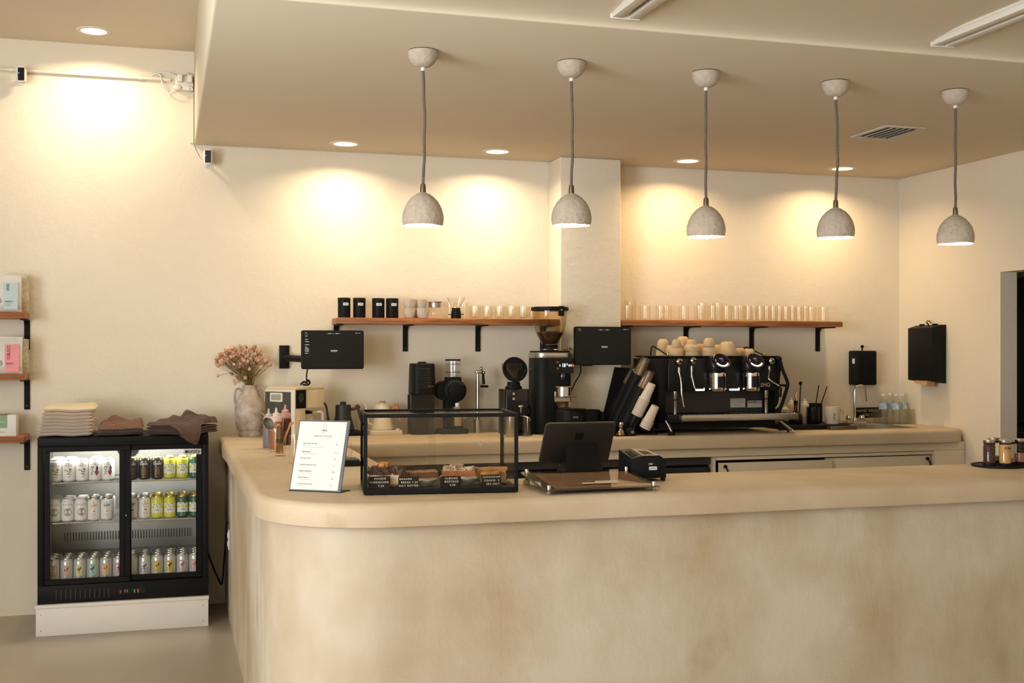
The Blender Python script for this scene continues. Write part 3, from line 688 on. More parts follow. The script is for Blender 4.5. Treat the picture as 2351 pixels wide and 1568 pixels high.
b.box(FX0, FX0 + .03, 6.64, FYB, FZ0, FZ1).box(FX1 - .03, FX1, 6.64, FYB, FZ0, FZ1).box(FX0 + .03, FX1 - .03, 6.64, FYB, FZ1 - .03, FZ1).box(FX0 + .03, FX1 - .03, 6.64, FYB, FZ0, .262).box(FX0 + .03, FX1 - .03, FYB - .02, FYB, .262, FZ1 - .03)
b.build('cabinet', FB, fg, world=True)
b = MB(); b.box(FX0 + .031, FX1 - .031, FYB - .028, FYB - .021, .263, FZ1 - .031).box(FX0 + .0305, FX0 + .036, 6.66, FYB - .028, .263, FZ1 - .031).box(FX1 - .036, FX1 - .0305, 6.66, FYB - .028, .263, FZ1 - .031).box(FX0 + .036, FX1 - .036, 6.66, FYB - .028, .263, .2655)
b.build('liner', ALU, fg, world=True)
# outer front frame
b = MB(); b.box(FX0 + .001, FX1 - .001, 6.60, 6.64, .998, FZ1 - .001).box(FX0 + .001, FX1 - .001, 6.60, 6.64, FZ0 + .001, .262).box(FX0 + .001, FX0 + .032, 6.60, 6.64, .262, .998).box(FX1 - .032, FX1 - .001, 6.60, 6.64, .262, .998)
b.build('front_frame', FB, fg, world=True, bevel=(.004, 2))
FGL = glass('fridge_door_glass', '#fbfcfb', 1.45, .02, .5)
for (x0, x1, y, nm) in ((-.618, -.185, 6.605, 'l'), (-.232, .190, 6.628, 'r')):
    d = frame_xz(MB(), x0, x1, .264, .997, .028, y, y + .018)
    if nm == 'l': d.box(x1 - .056, x1 - .028, y, y + .018, .292, .969)
    else: d.box(x0 + .028, x0 + .052, y, y + .018, .292, .969).box(x1 - .028 - .004, x1 - .028, y, y + .018, .292, .969)
    d = d.build('sliding_door', FB, fg, world=True, bevel=(.002, 1))
    MB().box(x0 + .028, x1 - .028, y + .007, y + .010, .292, .969).build('pane', FGL, d, world=True)
MB().cyl((0, 0, 0), .004, .004, 10, None, Matrix.Translation((-.207, 6.6049, .62)) @ Matrix.Rotation(pi / 2, 4, 'X')).build('lock', CHROME, fg, world=True)
# bottom grille, controls
for k in range(12): MB().box(-.56 + k * .024, -.556 + k * .024, 6.5985, 6.602, .185, .235).build('grille_slot', DARK, fg, world=True)
cp = MB().box(-.275, -.105, 6.598, 6.601, .198, .226).build('control_panel', BLACKG, fg, world=True)
for x, c in ((-.238, '#8e2f33'), (-.166, '#2f8a4e'), (-.148, '#c03a34')): MB().box(x, x + .006, 6.597, 6.5985, .203, .221).build('indicator', emis('ind' + c[1:], c, .5), cp, world=True)
for x in (-.215, -.203):
    for z in (.208, .217): MB().box(x, x + .006, 6.597, 6.5985, z, z + .004).build('button', INKG, cp, world=True)
st = MB().box(.093, .185, 6.6275, 6.6278, .938, .968).build('brand_sticker', mat('sticker_white', '#d8d5cd', .6), fg, world=True)
text('unity', .033, mat('sticker_ink', '#26241f', .6), st, (.1465, 6.6265, .955), world=True, bold=.02)
MB().prism(ell(.0085, .0085, 16), .0003, Matrix.Translation((.107, 6.627, .953)) @ Matrix.Rotation(pi / 2, 4, 'X')).build('sticker_emblem', mat('sticker_ink', '#26241f'), st, world=True)
# wire shelves
SHZ = (.800, .585)
for z in SHZ:
    b = MB(); b.rod((FX0 + .037, 6.668, z - .004), (FX1 - .037, 6.668, z - .004), .004, 8).rod((FX0 + .037, 7.04, z - .004), (FX1 - .037, 7.04, z - .004), .004, 8)
    k = FX0 + .05
    while k < FX1 - .04:
        b.rod((k, 6.662, z - .0015), (k, 7.045, z - .0015), .0018, 5); k += .0165
    b.build('wire_shelf', CHROME, fg, world=True)
# evaporator cover with slots
ev = MB().box(FX0 + .037, FX1 - .037, 7.03, 7.091, .375, .60).build('evaporator_cover', ALU, fg, world=True, bevel=(.004, 2))
for k in range(46):
    x = FX0 + .10 + k * .0152
    if x < FX1 - .06: MB().box(x, x + .007, 7.0285, 7.031, .430, .478).build('slot', DARK, ev, world=True)
fan = MB(); 
for k in range(4): fan.tube([(-.21 + (.055 - k * .011) * cos(a), 7.07, .95 + (.055 - k * .011) * sin(a)) for a in (2 * pi * j / 28 for j in range(28))], .0022, 5, closed=True)
fan.build('fan_guard', DARK, fg, world=True)
MB().cyl((0, 0, 0), .062, .012, 24, None, Matrix.Translation((-.21, 7.09, .95)) @ Matrix.Rotation(pi / 2, 4, 'X')).build('fan_shroud', BLACK, fg, world=True)
led = MB().box(FX0 + .05, FX1 - .05, 6.665, 6.677, FZ1 - .042, FZ1 - .034).build('light_strip', emis('fridge_led', '#f2f8ff', 6.0), fg, world=True)
fl = area('fridge_light', (-.214, 6.70, FZ1 - .045), (radians(20), 0, 0), .76, .03, FRIDGE_POWER, (1.0, .98, .92)); fl.parent = fg; fl.location = Vector((-.214, 6.70, FZ1 - .045)) - ORG[fg]
# power cord down the gap
MB().tube(spline([(FX1 + .004, 7.05, .34), (FX1 + .03, 7.0, .27), (FX1 + .06, 6.95, .20), (BX - .03, 6.9, .17), (BX - .02, 6.8, .35), (BX - .015, 6.72, .5), (BX - .012, p.y if False else 6.6, .56)], 6), .005, 6).build('power_cord', BLACK, fg, world=True)

# ------------------------------------------------------------------ cans
CRAD, CHT = .0332, .1225
def can_body(t, m, lidm):
    MB().lathe([(0, .003), (.022, .0), (.026, .001), (CRAD, .010), (CRAD, .103), (.0315, .109), (.0275, .116)], 24).build('body', m, t)
    MB().lathe([(.0275, .116), (.0280, .1205), (.0270, .1225), (.0255, .1195), (.0245, .1165), (0, .1165)], 24).build('lid', lidm, t)
LIDS = mat('can_lid_silver', '#c9c8c4', .28, .9); LIDG = mat('can_lid_gold', '#c9b263', .3, .9)
CW = mat('can_white', '#eceae4', .35); CSIL = mat('can_silver_white', '#cfcdc8', .33, .35)
def mk(c, r=.45): return mat('print_' + c[1:], c, r)
def pt(t, nm, c, polys, sub=2):
    b = MB()
    for P_ in polys: b.patch(P_, CRAD, 0, 0, .0004 + .00012 * pt.k, sub)
    pt.k = (pt.k + 1) % 6; return b.build(nm, mk(c), t, smooth=None)
pt.k = 0
def R_(w, h, cx=0, cy=0): return rrect(w, h, min(w, h) * .08, 1, cx, cy)
def can_leaf(t):
    can_body(t, CW, CW)
    text('DRAM', .0125, mk('#55534c'), t, (0, 0, .088), R=CRAD, spacing=1.7)
    pt(t, 'leaf_print', '#51643b', [leaf(.015, .006, .010, .068, 1.1), leaf(.014, .006, .011, .055, .9), leaf(.013, .005, -.001, .057, 2.5), leaf(.017, .006, .002, .044, 2.9), leaf(.008, .004, .013, .040, 1.0)])
    pt(t, 'flower_print', '#b59243', [ell(.008, .004, 10, -.012, .064), ell(.0055, .004, 10, .016, .067), ell(.005, .003, 10, .006, .029)])
def can_berry(t):
    can_body(t, CW, CW)
    text('DRAM', .0125, mk('#55534c'), t, (0, 0, .091), R=CRAD, spacing=1.7)
    pt(t, 'berry_print', '#9a3d38', [[(.0, .052), (.004, .058), (.020, .058), (.022, .048), (.012, .030), (.003, .042)]])
    pt(t, 'fir_print', '#26404a', [leaf(.030, .012, .013, .072, pi / 2), leaf(.010, .005, .011, .060, 0)])
    pt(t, 'twig_print', '#3b3430', [leaf(.030, .003, -.010, .065, 1.2), leaf(.010, .005, -.018, .074, .6), leaf(.010, .005, -.014, .080, 2.2), leaf(.010, .005, -.006, .078, .9), leaf(.009, .004, -.019, .064, .3)])
    pt(t, 'sprig_print', '#8a5a35', [leaf(.012, .004, -.014, .050, .7), leaf(.012, .004, -.010, .042, 2.2), leaf(.010, .004, -.017, .040, 1.2), leaf(.012, .003, -.006, .054, 1.0)])
def can_dots(t):
    can_body(t, CW, CW)
    text('DRAM', .0125, mk('#55534c'), t, (0, 0, .093), R=CRAD, spacing=1.7)
    pt(t, 'round_print', '#a29d8d', [ell(.021, .021, 18, .003, .054)])
    pt(t, 'dot_print', '#77736a', [ell(.0011, .0011, 6, -.017 + i * .0042 + (j % 2) * .002, .030 + j * .004) for i in range(6) for j in range(8) if (-.017 + i * .0042 - .0) ** 2 + (.03 + j * .004 - .052) ** 2 < .00045], 1)
def can_sap(ink, sub):
    def f(t):
        can_body(t, CW, LIDS)
        pt(t, 'silver_band', '#b5b4b0', [R_(.19, .009, 0, .099)], 10)
        text('SAP!', .022, mk(ink), t, (.002, 0, .083), R=CRAD, bold=.015, sx=.8)
        pt(t, 'small_print', sub, [R_(.022, .0025, .0, .068), R_(.012, .009, .004, .054), R_(.024, .0018, .002, .040), R_(.020, .0018, .002, .034), R_(.022, .0018, .002, .028), R_(.024, .002, .002, .016)])
    return f
def can_death(t):
    can_body(t, mat('can_black', '#1f1d1c', .3), LIDG)
    text('Death', .020, mk('#d7d4cf'), t, (0, 0, .088), R=CRAD, bold=.02, sx=.85)
    pt(t, 'crest_print', '#cfccc7', [leaf(.012, .005, -.010, .099, 2.4), leaf(.012, .005, .010, .099, .7)])
    pt(t, 'brown_panel', '#6e5136', [R_(.026, .042, 0, .048)], 4)
    pt(t, 'gold_band', '#8b6a3d', [R_(.19, .006, 0, .014)], 14)
def can_yerba(base, stripe):
    def f(t):
        can_body(t, mat('can_' + base[1:], base, .33), LIDG)
        top = [(-.034 + .068 * k / 16, .080 + .006 * abs(sin(pi * k / 16 * 3))) for k in range(17)]; bot = [(.034 - .068 * k / 16, .034 - .003 * abs(sin(pi * k / 16 * 4))) for k in range(17)]
        b = MB(); vs = []; n = 16
        for k in range(n + 1):
            vs += [(top[k][0], top[k][1]), (bot[n - k][0], bot[n - k][1])]
        v3 = [((CRAD + .0005) * sin(x / CRAD), -(CRAD + .0005) * cos(x / CRAD), z) for x, z in vs]
        b.add(v3, [(2 * k, 2 * k + 1, 2 * k + 3, 2 * k + 2) for k in range(n)]).build('cloud_label', CW, t, smooth=None)
        pt.k = 3
        pt(t, 'sun_print', '#d5cf45', [ell(.010, .007, 14, 0, .066), ell(.009, .008, 12, -.024, .064), ell(.009, .008, 12, .024, .064)])
        pt(t, 'peak_print', '#39564a', [leaf(.010, .004, -.004, .078, .5), leaf(.010, .004, -.016, .079, 2.6), leaf(.010, .004, .018, .079, .5), leaf(.008, .003, .010, .081, 2.6)])
        pt(t, 'small_print', '#4c7a5f', [R_(.026, .004, 0, .052), R_(.022, .003, 0, .046)])
        pt(t, 'base_print', stripe, [R_(.012, .003, -.008, .018), R_(.010, .003, .010, .018)])
    return f
def can_square(c1, c2, c3, plain=False):
    def f(t):
        can_body(t, CSIL, LIDS)
        if plain: return
        pt(t, 'colour_square', c1, [R_(.036, .058, 0, .060)], 4)
        pt(t, 'square_tint', c2, [R_(.034, .022, 0, .043)], 4)
        pt(t, 'plant_print', c3, [leaf(.026, .011, .004, .068, 1.0), leaf(.018, .008, -.005, .062, 2.2), leaf(.022, .003, 0, .052, 1.5)])
        pt(t, 'small_print', '#8c8a85', [R_(.030, .0022, 0, .025), R_(.022, .0018, 0, .020)])
    return f
yl = can_yerba('#d3cf4c', '#9aa03c'); gr = can_yerba('#2f5a40', '#6f9a7d')
sp1 = can_sap('#d0793c', '#c98a5a'); sp2 = can_sap('#2a2928', '#c9a25a'); sp3 = can_sap('#d09a4c', '#a8623c'); sp4 = can_sap('#2a2928', '#b0443e')
rows = {
 'top': (SHZ[0], [(128, can_leaf, 'white can with green leaf print'), (157, can_leaf, 'white can with green leaf print'), (185, can_leaf, 'white can with green leaf print'), (214, can_berry, 'white can with red berry and fir print'), (243.5, can_berry, 'white can with red berry and fir print'),
                  (310, can_death, 'black can with gold lid'), (338, can_death, 'black can with gold lid'), (367, can_death, 'black can with gold lid'), (396, yl, 'yellow can with white cloud label'), (424, yl, 'yellow can with white cloud label'), (452, gr, 'dark green can with white cloud label')]),
 'middle': (SHZ[1], [(125, can_dots, 'white can with grey dotted circle'), (153, can_dots, 'white can with grey dotted circle'), (181.5, can_dots, 'white can with grey dotted circle'), (211, sp1, 'white can with orange lettering'), (240.5, sp2, 'white can with black lettering and gold print'),
                     (307, sp4, 'white can with black lettering and red print'), (335, sp3, 'white can with amber lettering'), (365, yl, 'yellow can with white cloud label'), (393.5, yl, 'yellow can with white cloud label'), (421, gr, 'dark green can with white cloud label'), (449.5, gr, 'dark green can with white cloud label')]),
 'bottom': (.2656, [(125, can_square('#c9855a', '#c48e5e', '#7fae9f'), 'silver can with orange square'), (156, can_square('#d8a79c', '#d0993f', '#5f4f33'), 'silver can with pink and ochre square'), (186, can_square('#dcd9a8', '#d9cf7c', '#6a6448'), 'silver can with pale yellow square'),
                    (215.5, can_square('#7fc2b4', '#a6cdd9', '#45564c'), 'silver can with turquoise square'), (244.5, can_square('#e3b486', '#e0bd8c', '#a8602c'), 'silver can with peach square'), (270, can_square('#d8949c', '#d8949c', '#8a4a4c'), 'silver can with pink square'),
                    (308, can_square('#fff', '#fff', '#fff', True), 'plain grey-silver can'), (334.5, can_square('#c5cdb4', '#9a86ab', '#55664c'), 'silver can with green and lilac square'), (363.5, can_square('#d2ab34', '#d2ab34', '#4a3d24'), 'silver can with mustard square'), (392.5, can_square('#d2ab34', '#d2ab34', '#4a3d24'), 'silver can with mustard square'),
                    (421, can_square('#dba6a6', '#dba6a6', '#8a5552'), 'silver can with rose square'), (448, can_square('#dba6a6', '#dba6a6', '#8a5552'), 'silver can with rose square')])}
CY = 6.705
for rn, (z, lst) in rows.items():
    protos = {}
    XS = [PY(px, 1100, CY).x for px, _f, _d in lst]; nl = sum(1 for px, _f, _d in lst if px < 290)
    for i in range(nl): XS[i] = max(XS[i], FX0 + .0705, XS[i - 1] + .0667 if i else -9)
    for i in range(len(XS) - 1, nl - 1, -1): XS[i] = min(XS[i], FX1 - .0708, XS[i + 1] - .0667 if i < len(XS) - 1 else 9)
    for i in range(nl - 1, -1, -1): XS[i] = min(XS[i], XS[i + 1] - .0667)
    for k, (px, fn, desc) in enumerate(lst):
        x = XS[k]
        lab = '%s, %s in the fridge\'s %s front row' % (desc, ORDN[k], rn)
        if fn not in protos:
            t = thing('drink_can', lab, 'can', (x, CY, z + .0005), 0, 'cans on the %s shelf of the fridge' % rn); fn(t); protos[fn] = t
            t.rotation_euler = (0, 0, -atan2(x, CY) * .0 + rng.uniform(-.06, .06))
        else: t = dup(protos[fn], (x, CY, z + .0005), lab, rng.uniform(-.15, .15))
        # cans queued behind: lids and bodies only
        nb = {'top': (3, 3, 1, 3, 1, 1, 1, 1, 2, 2, 2), 'middle': (3,) * 11, 'bottom': (3,) * 12}[rn][k]
        for j in range(1, nb):
            kb = ('b', fn)
            c = t.copy(); c['label'] = '%s, %s deep in the %s column of the fridge\'s %s shelf' % (desc.split(' with')[0], ('second', 'third')[j - 1], ORDN[k], rn); col.objects.link(c)
            c.location = (x + (.0025 * j if k < nl else 0), CY + j * .073, z + .0005)
            for ch in t.children:
                if ch.name.split('.')[0] in ('body', 'lid'):
                    d = ch.copy(); col.objects.link(d); d.parent = c

# ================================================================== FOLDED SHIRTS on the fridge
def shirt(name, lb, cat, x0, x1, y0, y1, z, th, m, seed, grp, bumpf=None, nx=26, ny=22, wrap=None, rot=0.0):
    """one folded garment: a soft rounded slab with folds; wrap bends it over the fridge edges"""
    r = random.Random(seed); ph = [r.uniform(0, 6.28) for _ in range(6)]
    vs = []; fs = []; cx, cy = (x0 + x1) / 2, (y0 + y1) / 2
    def put(u, v, top):
        e = min(1, max(0, min(u, 1 - u) * (x1 - x0) / (th * .9))); f = min(1, max(0, min(v, 1 - v) * (y1 - y0) / (th * .9)))
        ed = sqrt(max(0, 1 - (1 - e) ** 2)) * sqrt(max(0, 1 - (1 - f) ** 2))
        x = x0 + (x1 - x0) * u + .004 * sin(9 * v + ph[0]); y = y0 + (y1 - y0) * v + .005 * sin(11 * u + ph[1])
        wv = .0020 * sin(21 * x + ph[2] + 9 * y) + .0014 * sin(23 * y + ph[3]) + .0010 * sin(47 * x + 20 * y + ph[4])
        h = wv
        if bumpf: h += bumpf(u, v)
        zz = z + th / 2 + (th / 2 * ed if top else -th / 2 * ed) + (wv + .0045) * .999 + (max(h - wv, 0) if top else max(h - wv, 0) * .85) * ed
        if rot:
            X, Y = x - cx, y - cy; x = cx + X * cos(rot) - Y * sin(rot); y = cy + X * sin(rot) + Y * cos(rot)
        return wrap(x, y, zz) if wrap else (x, y, zz)
    for top in (1, 0):
        for j in range(ny + 1):
            for i in range(nx + 1): vs.append(put(i / nx, j / ny, top))
    n1 = (nx + 1) * (ny + 1)
    for s_ in (0, 1):
        for j in range(ny):
            for i in range(nx):
                a = s_ * n1 + j * (nx + 1) + i; fs.append((a, a + 1, a + nx + 2, a + nx + 1))
    for i in range(nx): fs += [(i, i + 1, i + 1 + n1, i + n1), (ny * (nx + 1) + i, ny * (nx + 1) + i + 1, ny * (nx + 1) + i + 1 + n1, ny * (nx + 1) + i + n1)]
    for j in range(ny): fs += [(j * (nx + 1), (j + 1) * (nx + 1), (j + 1) * (nx + 1) + n1, j * (nx + 1) + n1), (j * (nx + 1) + nx, (j + 1) * (nx + 1) + nx, (j + 1) * (nx + 1) + nx + n1, j * (nx + 1) + nx + n1)]
    b0 = Vector((cx, cy, z)); o = MB().add(vs, fs).build(name, m, smooth=70, loc=b0, world=True)
    return tag(o, lb, cat, grp)
CRM = [mat('cream_cotton_%d' % k, c, .9, bump=(320, .2, .002), sheen=.1) for k, c in enumerate(('#d8c8b8', '#d3c4b7', '#dccbb8', '#e2cfb4'))]
zt = FZ1 + .0005
for k in range(8):
    th = (.019, .016, .018, .018, .016, .019, .018, .030)[k]; dx = rng.uniform(-.004, .004)
    def bf(u, v, k=k): return (.010 * v * (1 if k == 7 else 0)) 
    shirt('folded_shirt', 'cream folded shirt, %s from bottom in the stack of eight on the fridge' % ORDN[k] if k < 7 else 'cream folded shirt on top of the stack of eight on the fridge', 'shirt', -.648 + dx + k * .003, -.378 + dx + (.012 if k == 7 else 0), 6.615 + rng.uniform(0, .006), 6.88, zt, th, CRM[(1, 1, 0, 1, 0, 2, 2, 3)[k]], 20, 'cream folded shirts stacked on the fridge', bf)
    zt += th + .0006
BRN = mat('brown_cotton', '#6b4630', .92, bump=(300, .25, .002), sheen=.12); BRN2 = mat('dark_brown_cotton', '#4c342a', .92, bump=(300, .25, .002), sheen=.12); BRN3 = mat('grey_brown_cotton', '#56443c', .92, bump=(300, .25, .002))
zt = FZ1 + .0005
for k in range(3):
    th = (.012, .012, .020)[k]
    def bf(u, v, k=k):
        if k < 2: return 0
        return .026 * min(1, max(0, v * 1.6)) * min(1, u / .12) + .024 * math.exp(-((u - .36) / .16) ** 2 - ((v - .80) / .22) ** 2) + .012 * math.exp(-((u - .90) / .10) ** 2 - ((v - .6) / .25) ** 2) + .004 * sin(23 * u + 9 * v) * v + .003 * sin(37 * v + 11 * u)
    shirt('folded_shirt', ('brown folded shirt at the bottom of the middle stack on the fridge', 'brown folded shirt in the middle of the middle stack on the fridge', 'brown folded shirt with cream script, on top of the middle stack')[k], 'shirt', -.362 + .003 * k, -.128 + .003 * k, 6.62, 6.90, zt, th, (BRN3, BRN2, BRN)[k], 60, 'brown folded shirts in the middle of the fridge top', bf, 34, 26)
    zt += th + .0006
# cream script on the middle stack
sc_ = MB(); pts = []
for k in range(40):
    u = k / 39; pts.append((-.285 + .085 * u, 6.672 + .028 * sin(u * 26) * (.4 + .6 * sin(pi * u)) + .02 * u, zt + .0110 + .004 * sin(3 * u)))
sc_.tube(pts, .0012, 5); o = sc_.build('embroidery', mat('cream_thread', '#d8b98c', .8), loc=None)
top_m = [x for x in bpy.data.objects if x.get('label', '').startswith('brown folded shirt with cream script')][0]
o.data.transform(Matrix.Translation(-top_m.location)); o.parent = top_m
# right stack: turned, hanging over the front and right edges
YE, XE = 6.592, FX1 + .008
def drape(x, y, z):
    ex = YE - y; base = FZ1
    if ex > 0:
        lift = z - base; y2 = YE - min(ex, .012) - lift * min(1, ex / .02) * .9; z = base + lift * max(0, 1 - ex / .03) - max(0, ex - .010) * .92; y = y2
    ex = x - XE
    if ex > 0: z -= min(ex * ex * 2.2, ex * .55)
    return x, y, z
zt = FZ1 + .0005
for k in range(4):
    th = (.014, .013, .014, .019)[k]
    def bf(u, v, k=k):
        if k < 3: return 0
        return .022 * min(1, max(0, v * 1.5)) * min(1, u / .2) + .030 * math.exp(-(abs(u - .45) / .13) ** 4 - (abs(v - .86) / .12) ** 4) + .010 * math.exp(-((u - .62) / .3) ** 2 - ((v - .7) / .3) ** 2) + .005 * sin(20 * u + 14 * v) * (.3 + v) + .004 * sin(33 * v - 8 * u)
    shirt('folded_shirt', ('dark brown folded shirt at the bottom of the drooping right stack', 'dark brown folded shirt second from bottom of the drooping right stack', 'dark brown folded shirt third from bottom of the drooping right stack', 'dark brown folded shirt on top of the drooping right stack')[k], 'shirt', -.058, .235, 6.578, 6.895, zt, th, (BRN3, BRN2, BRN3, BRN2)[k], 90, 'dark brown shirts drooping over the fridge corner', bf, 44, 40, drape, radians(-24))
    zt += th + .0006

# ================================================================== RETURN OF THE BAR: vase, brewer, bottles
VX, VY = .475, 7.055
t = thing('vase', 'weathered two-handled clay vase at the back of the counter', 'vase', (VX, VY, WT))
VM = mat('weathered_clay', '#cfc5b7', .85, vary=(13, .3), hex2='#9a8474', bump=(30, .4, .006))
s = .00262
prof = [(0, 0), (24, 0), (25.5, 3), (25.5, 9), (24, 13), (28, 17), (32, 30), (33, 50), (33, 66), (31, 74), (26, 86), (19, 100), (16.5, 106), (16.5, 112), (17.5, 116), (15.5, 116), (14, 108), (17, 98), (0, 90)]
MB().lathe([(r * s, z * s) for r, z in prof], 36).build('body', VM, t, smooth=50)
for sg in (-1, 1):
    MB().tube(spline([(sg * 17 * s, 0, 103 * s), (sg * 24 * s, 0, 108 * s), (sg * 31 * s, 0, 104 * s), (sg * 33 * s, 0, 92 * s), (sg * 31 * s, 0, 74 * s), (sg * 27 * s, 0, 70 * s)], 6), 3.6 * s, 8, flat=.7).build('handle', VM, t)
fl_ = thing('dried_flowers', 'bunch of dried pinkish-brown pod flowers in the clay vase', 'flowers', (VX, VY, WT + .27))
ST = mat('dry_stem', '#7a6a40', .8); PD = [mat('dry_pod_%d' % k, c, .8, vary=(60, .18)) for k, c in enumerate(('#cfa588', '#bf9274', '#d8b294', '#a67c60'))]
pods = []
for zz in range(5):
    b = MB(); prof = [(0, -.011), (.006, -.010), (.0105, -.004), (.0115, .002), (.009, .008), (.004, .0115), (.003, .014), (.0045, .016), (0, .0155)]
    pods.append(b.lathe([(r * (.78 + .07 * zz), z * (.78 + .07 * zz)) for r, z in prof], 10))
r = random.Random(11); pm = {}
cols_px = []
for k in range(118):
    while True:
        px = r.uniform(496, 621); py = r.uniform(790, 880)
        cx_ = 558; top = 790 + ((px - cx_) / 62) ** 2 * 28; bot = 862 + (r.random() * 14 if abs(px - cx_) < 30 else -18)
        if top < py < bot and (py < 850 or r.random() < .35): break
    Yd = VY + r.uniform(-.085, .05); e = PY(px, py, Yd)
    e.y = Yd; ez = Vector((e.x - VX, e.y - VY, e.z - (WT + .27)))
    base = Vector((r.uniform(-.03, .03), r.uniform(-.025, .025), 0.0))
    sag = Vector((ez.x * .28, ez.y * .28, ez.z * .62))
    o = MB().tube(spline([base - Vector((base.x * .4, base.y * .4, .02)), base + (sag - base) * .6, ez - Vector((0, 0, .006))], 4), .0011, 4).build('stem', ST, fl_)
    d = (ez - sag).normalized(); q = (d if d.length > 0 else Vector((0, 0, 1))).to_track_quat('Z', 'Y')
    key = (k % 5, r.choice([0, 0, 1, 1, 2, 3]))
    if key not in pm: pd = pods[key[0]].build('flower_pod', PD[key[1]], fl_, smooth=60); pm[key] = pd.data
    else: pd = bpy.data.objects.new('flower_pod', pm[key]); col.objects.link(pd); pd.parent = fl_
    pd.location = ez; pd.rotation_mode = 'QUATERNION'; pd.rotation_quaternion = q
# one stray low stem to the left
for (px, py) in ((500, 863), (540, 881), (547, 876), (537, 874)):
    e = PY(px, py, VY - .03); ez = Vector((e.x - VX, -.03, e.z - WT - .27))
    MB().tube(spline([(-.01, 0, 0), (ez.x * .45, -.01, max(ez.z * .9, .03) + .02), ez], 5), .0011, 4).build('stem', ST, fl_)
    pd = bpy.data.objects.new('flower_pod', list(pm.values())[0]); col.objects.link(pd); pd.parent = fl_; pd.location = ez

# white box brewer with carafe, turned corner-on
c = PZ(676, 1000, WT); BRX, BRY = .712, 6.745
t = thing('coffee_brewer', 'boxy white batch coffee brewer standing corner-on behind the sauce bottles', 'coffee maker', (BRX, BRY, WT), radians(40))
BRC = mat('brewer_cream', '#ddc9a6', .5); BRW = mat('brewer_white', '#e9e2d2', .4)
SM = glass('smoked_panel', '#6b6660', 1.45, .08, 1.0, .75, '#3a3936')
W_, D_, H_ = .235, .235, .295
MB().box(0, .080, 0, D_, 0, H_ - .012).build('column', BRC, t, bevel=(.003, 2))
MB().box(-.012, .006, -.004, D_ + .002, 0, H_ - .008).build('side_cover', BRW, t, bevel=(.003, 2)) if False else None
MB().box(0, .080, -.0035, -.0002, .175, H_ - .014).build('control_panel', BLACKG, t)
MB().prism(ell(.020, .028, 24), .002, Matrix.Translation((.04, -.0036, .235)) @ Matrix.Rotation(pi / 2, 4, 'X')).build('dial', DARK, t)
MB().box(.081, W_, 0, D_, .175, H_ - .012).build('brew_head', BRC, t, bevel=(.003, 2))
MB().box(.13, .18, -.002, .004, H_ - .030, H_ - .022).build('grip_slot', BRW, t)
MB().box(-.002, W_ + .001, -.002, D_ + .001, H_ - .0115, H_).build('top_cover', mat('brewer_top', '#dcc7a0', .45), t, bevel=(.002, 2))
MB().box(.081, W_, .0, D_, 0, .018).build('hot_plate', BRC, t, bevel=(.002, 2))
MB().box(.0805, .10, .175, D_, .0182, .1748).build('back_wall', BRC, t)
# left face: white frame with smoked water tank and window
wtm = MB(); wtm.box(-.010, -.0005, 0, .030, 0, H_ - .012).box(-.010, -.0005, .030, D_, H_ - .026, H_ - .012); wtm.build('tank_frame', BRW, t, bevel=(.002, 2))
tk = MB().box(-.008, -.0005, .030, D_, 0, H_ - .0265).build('water_tank', mat('smoked_plastic', '#4b4a46', .25, vary=(14, .2)), t)
hd = MB().prism(rrect(.098, .052, .006, 3), .006, Matrix.Translation((-.009, .142, .238)) @ Matrix.Rotation(-pi / 2, 4, 'Z') @ Matrix.Rotation(pi / 2, 4, 'X')).build('tank_window', BRW, tk)
MB().prism(rrect(.078, .034, .010, 4), .001, Matrix.Translation((-.0151, .142, .238)) @ Matrix.Rotation(-pi / 2, 4, 'Z') @ Matrix.Rotation(pi / 2, 4, 'X')).build('window_inset', mat('tank_window_grey', '#a3a293', .4), hd)
ca = thing('carafe', 'cream thermal carafe with black lid inside the coffee brewer', 'carafe', (0, 0, 0))
M = Matrix.Translation((BRX, BRY, WT)) @ Matrix.Rotation(radians(40), 4, 'Z'); cp_ = M @ Vector((.155, .09, .019)); ca.location = cp_; ca.rotation_euler = (0, 0, radians(40)); ORG[ca] = cp_
MB().lathe([(0, 0), (.058, 0), (.062, .006), (.064, .05), (.058, .10), (.050, .118), (0, .118)], 28).build('body', BRC, ca)
MB().lathe([(.051, .118), (.053, .124), (.048, .134), (.02, .139), (0, .139)], 24).build('lid', BLACK, ca)
MB().tube([(.052, -.02, .125), (.10, -.045, .125), (.110, -.05, .118), (.110, -.05, .06), (.104, -.048, .03)], .011, 10, flat=.7).build('handle', BRW, ca)

# sauce bottles, strainer, glasses, whisk, scoops
def squeeze(x, y, z, r, h, cm, capm, lb, grp='squeeze bottles on the counter return', tip=None):
    t = thing('squeeze_bottle', lb, 'bottle', (x, y, z), 0, grp)
    hb = h * .66
    MB().lathe([(0, 0), (r * .93, 0), (r, r * .12), (r, hb * .90), (r * .93, hb), (0, hb)], 24).build('body', cm, t)
    MB().lathe([(r * .88, hb + .0005), (r * .9, hb + h * .11), (r * .84, hb + h * .125), (r * .58, hb + h * .13), (r * .58, hb + h * .19), (r * .50, hb + h * .205), (r * .26, hb + h * .215), (r * .12, h), (0, h)], 22).build('cap', capm, t)
    return t
PK = mat('cap_pinkish', '#e9cfc4', .45); PKD = mat('cap_rose', '#cfa39c', .45); GYC = mat('cap_grey', '#bdb5b0', .45)
q = PZ(618, 1029, WT); squeeze(q.x, q.y + .03, WT, .030, .205, mat('sauce_lavender', '#7d7680', .4), GYC, 'grey-lilac squeeze bottle nearest the clay vase')
q = PZ(635.5, 1031, WT); squeeze(q.x, q.y + .03, WT, .0335, .212, mat('sauce_caramel', '#9c5a3c', .3, coat=.3), PK, 'caramel-coloured squeeze bottle with pink cap, front of three')
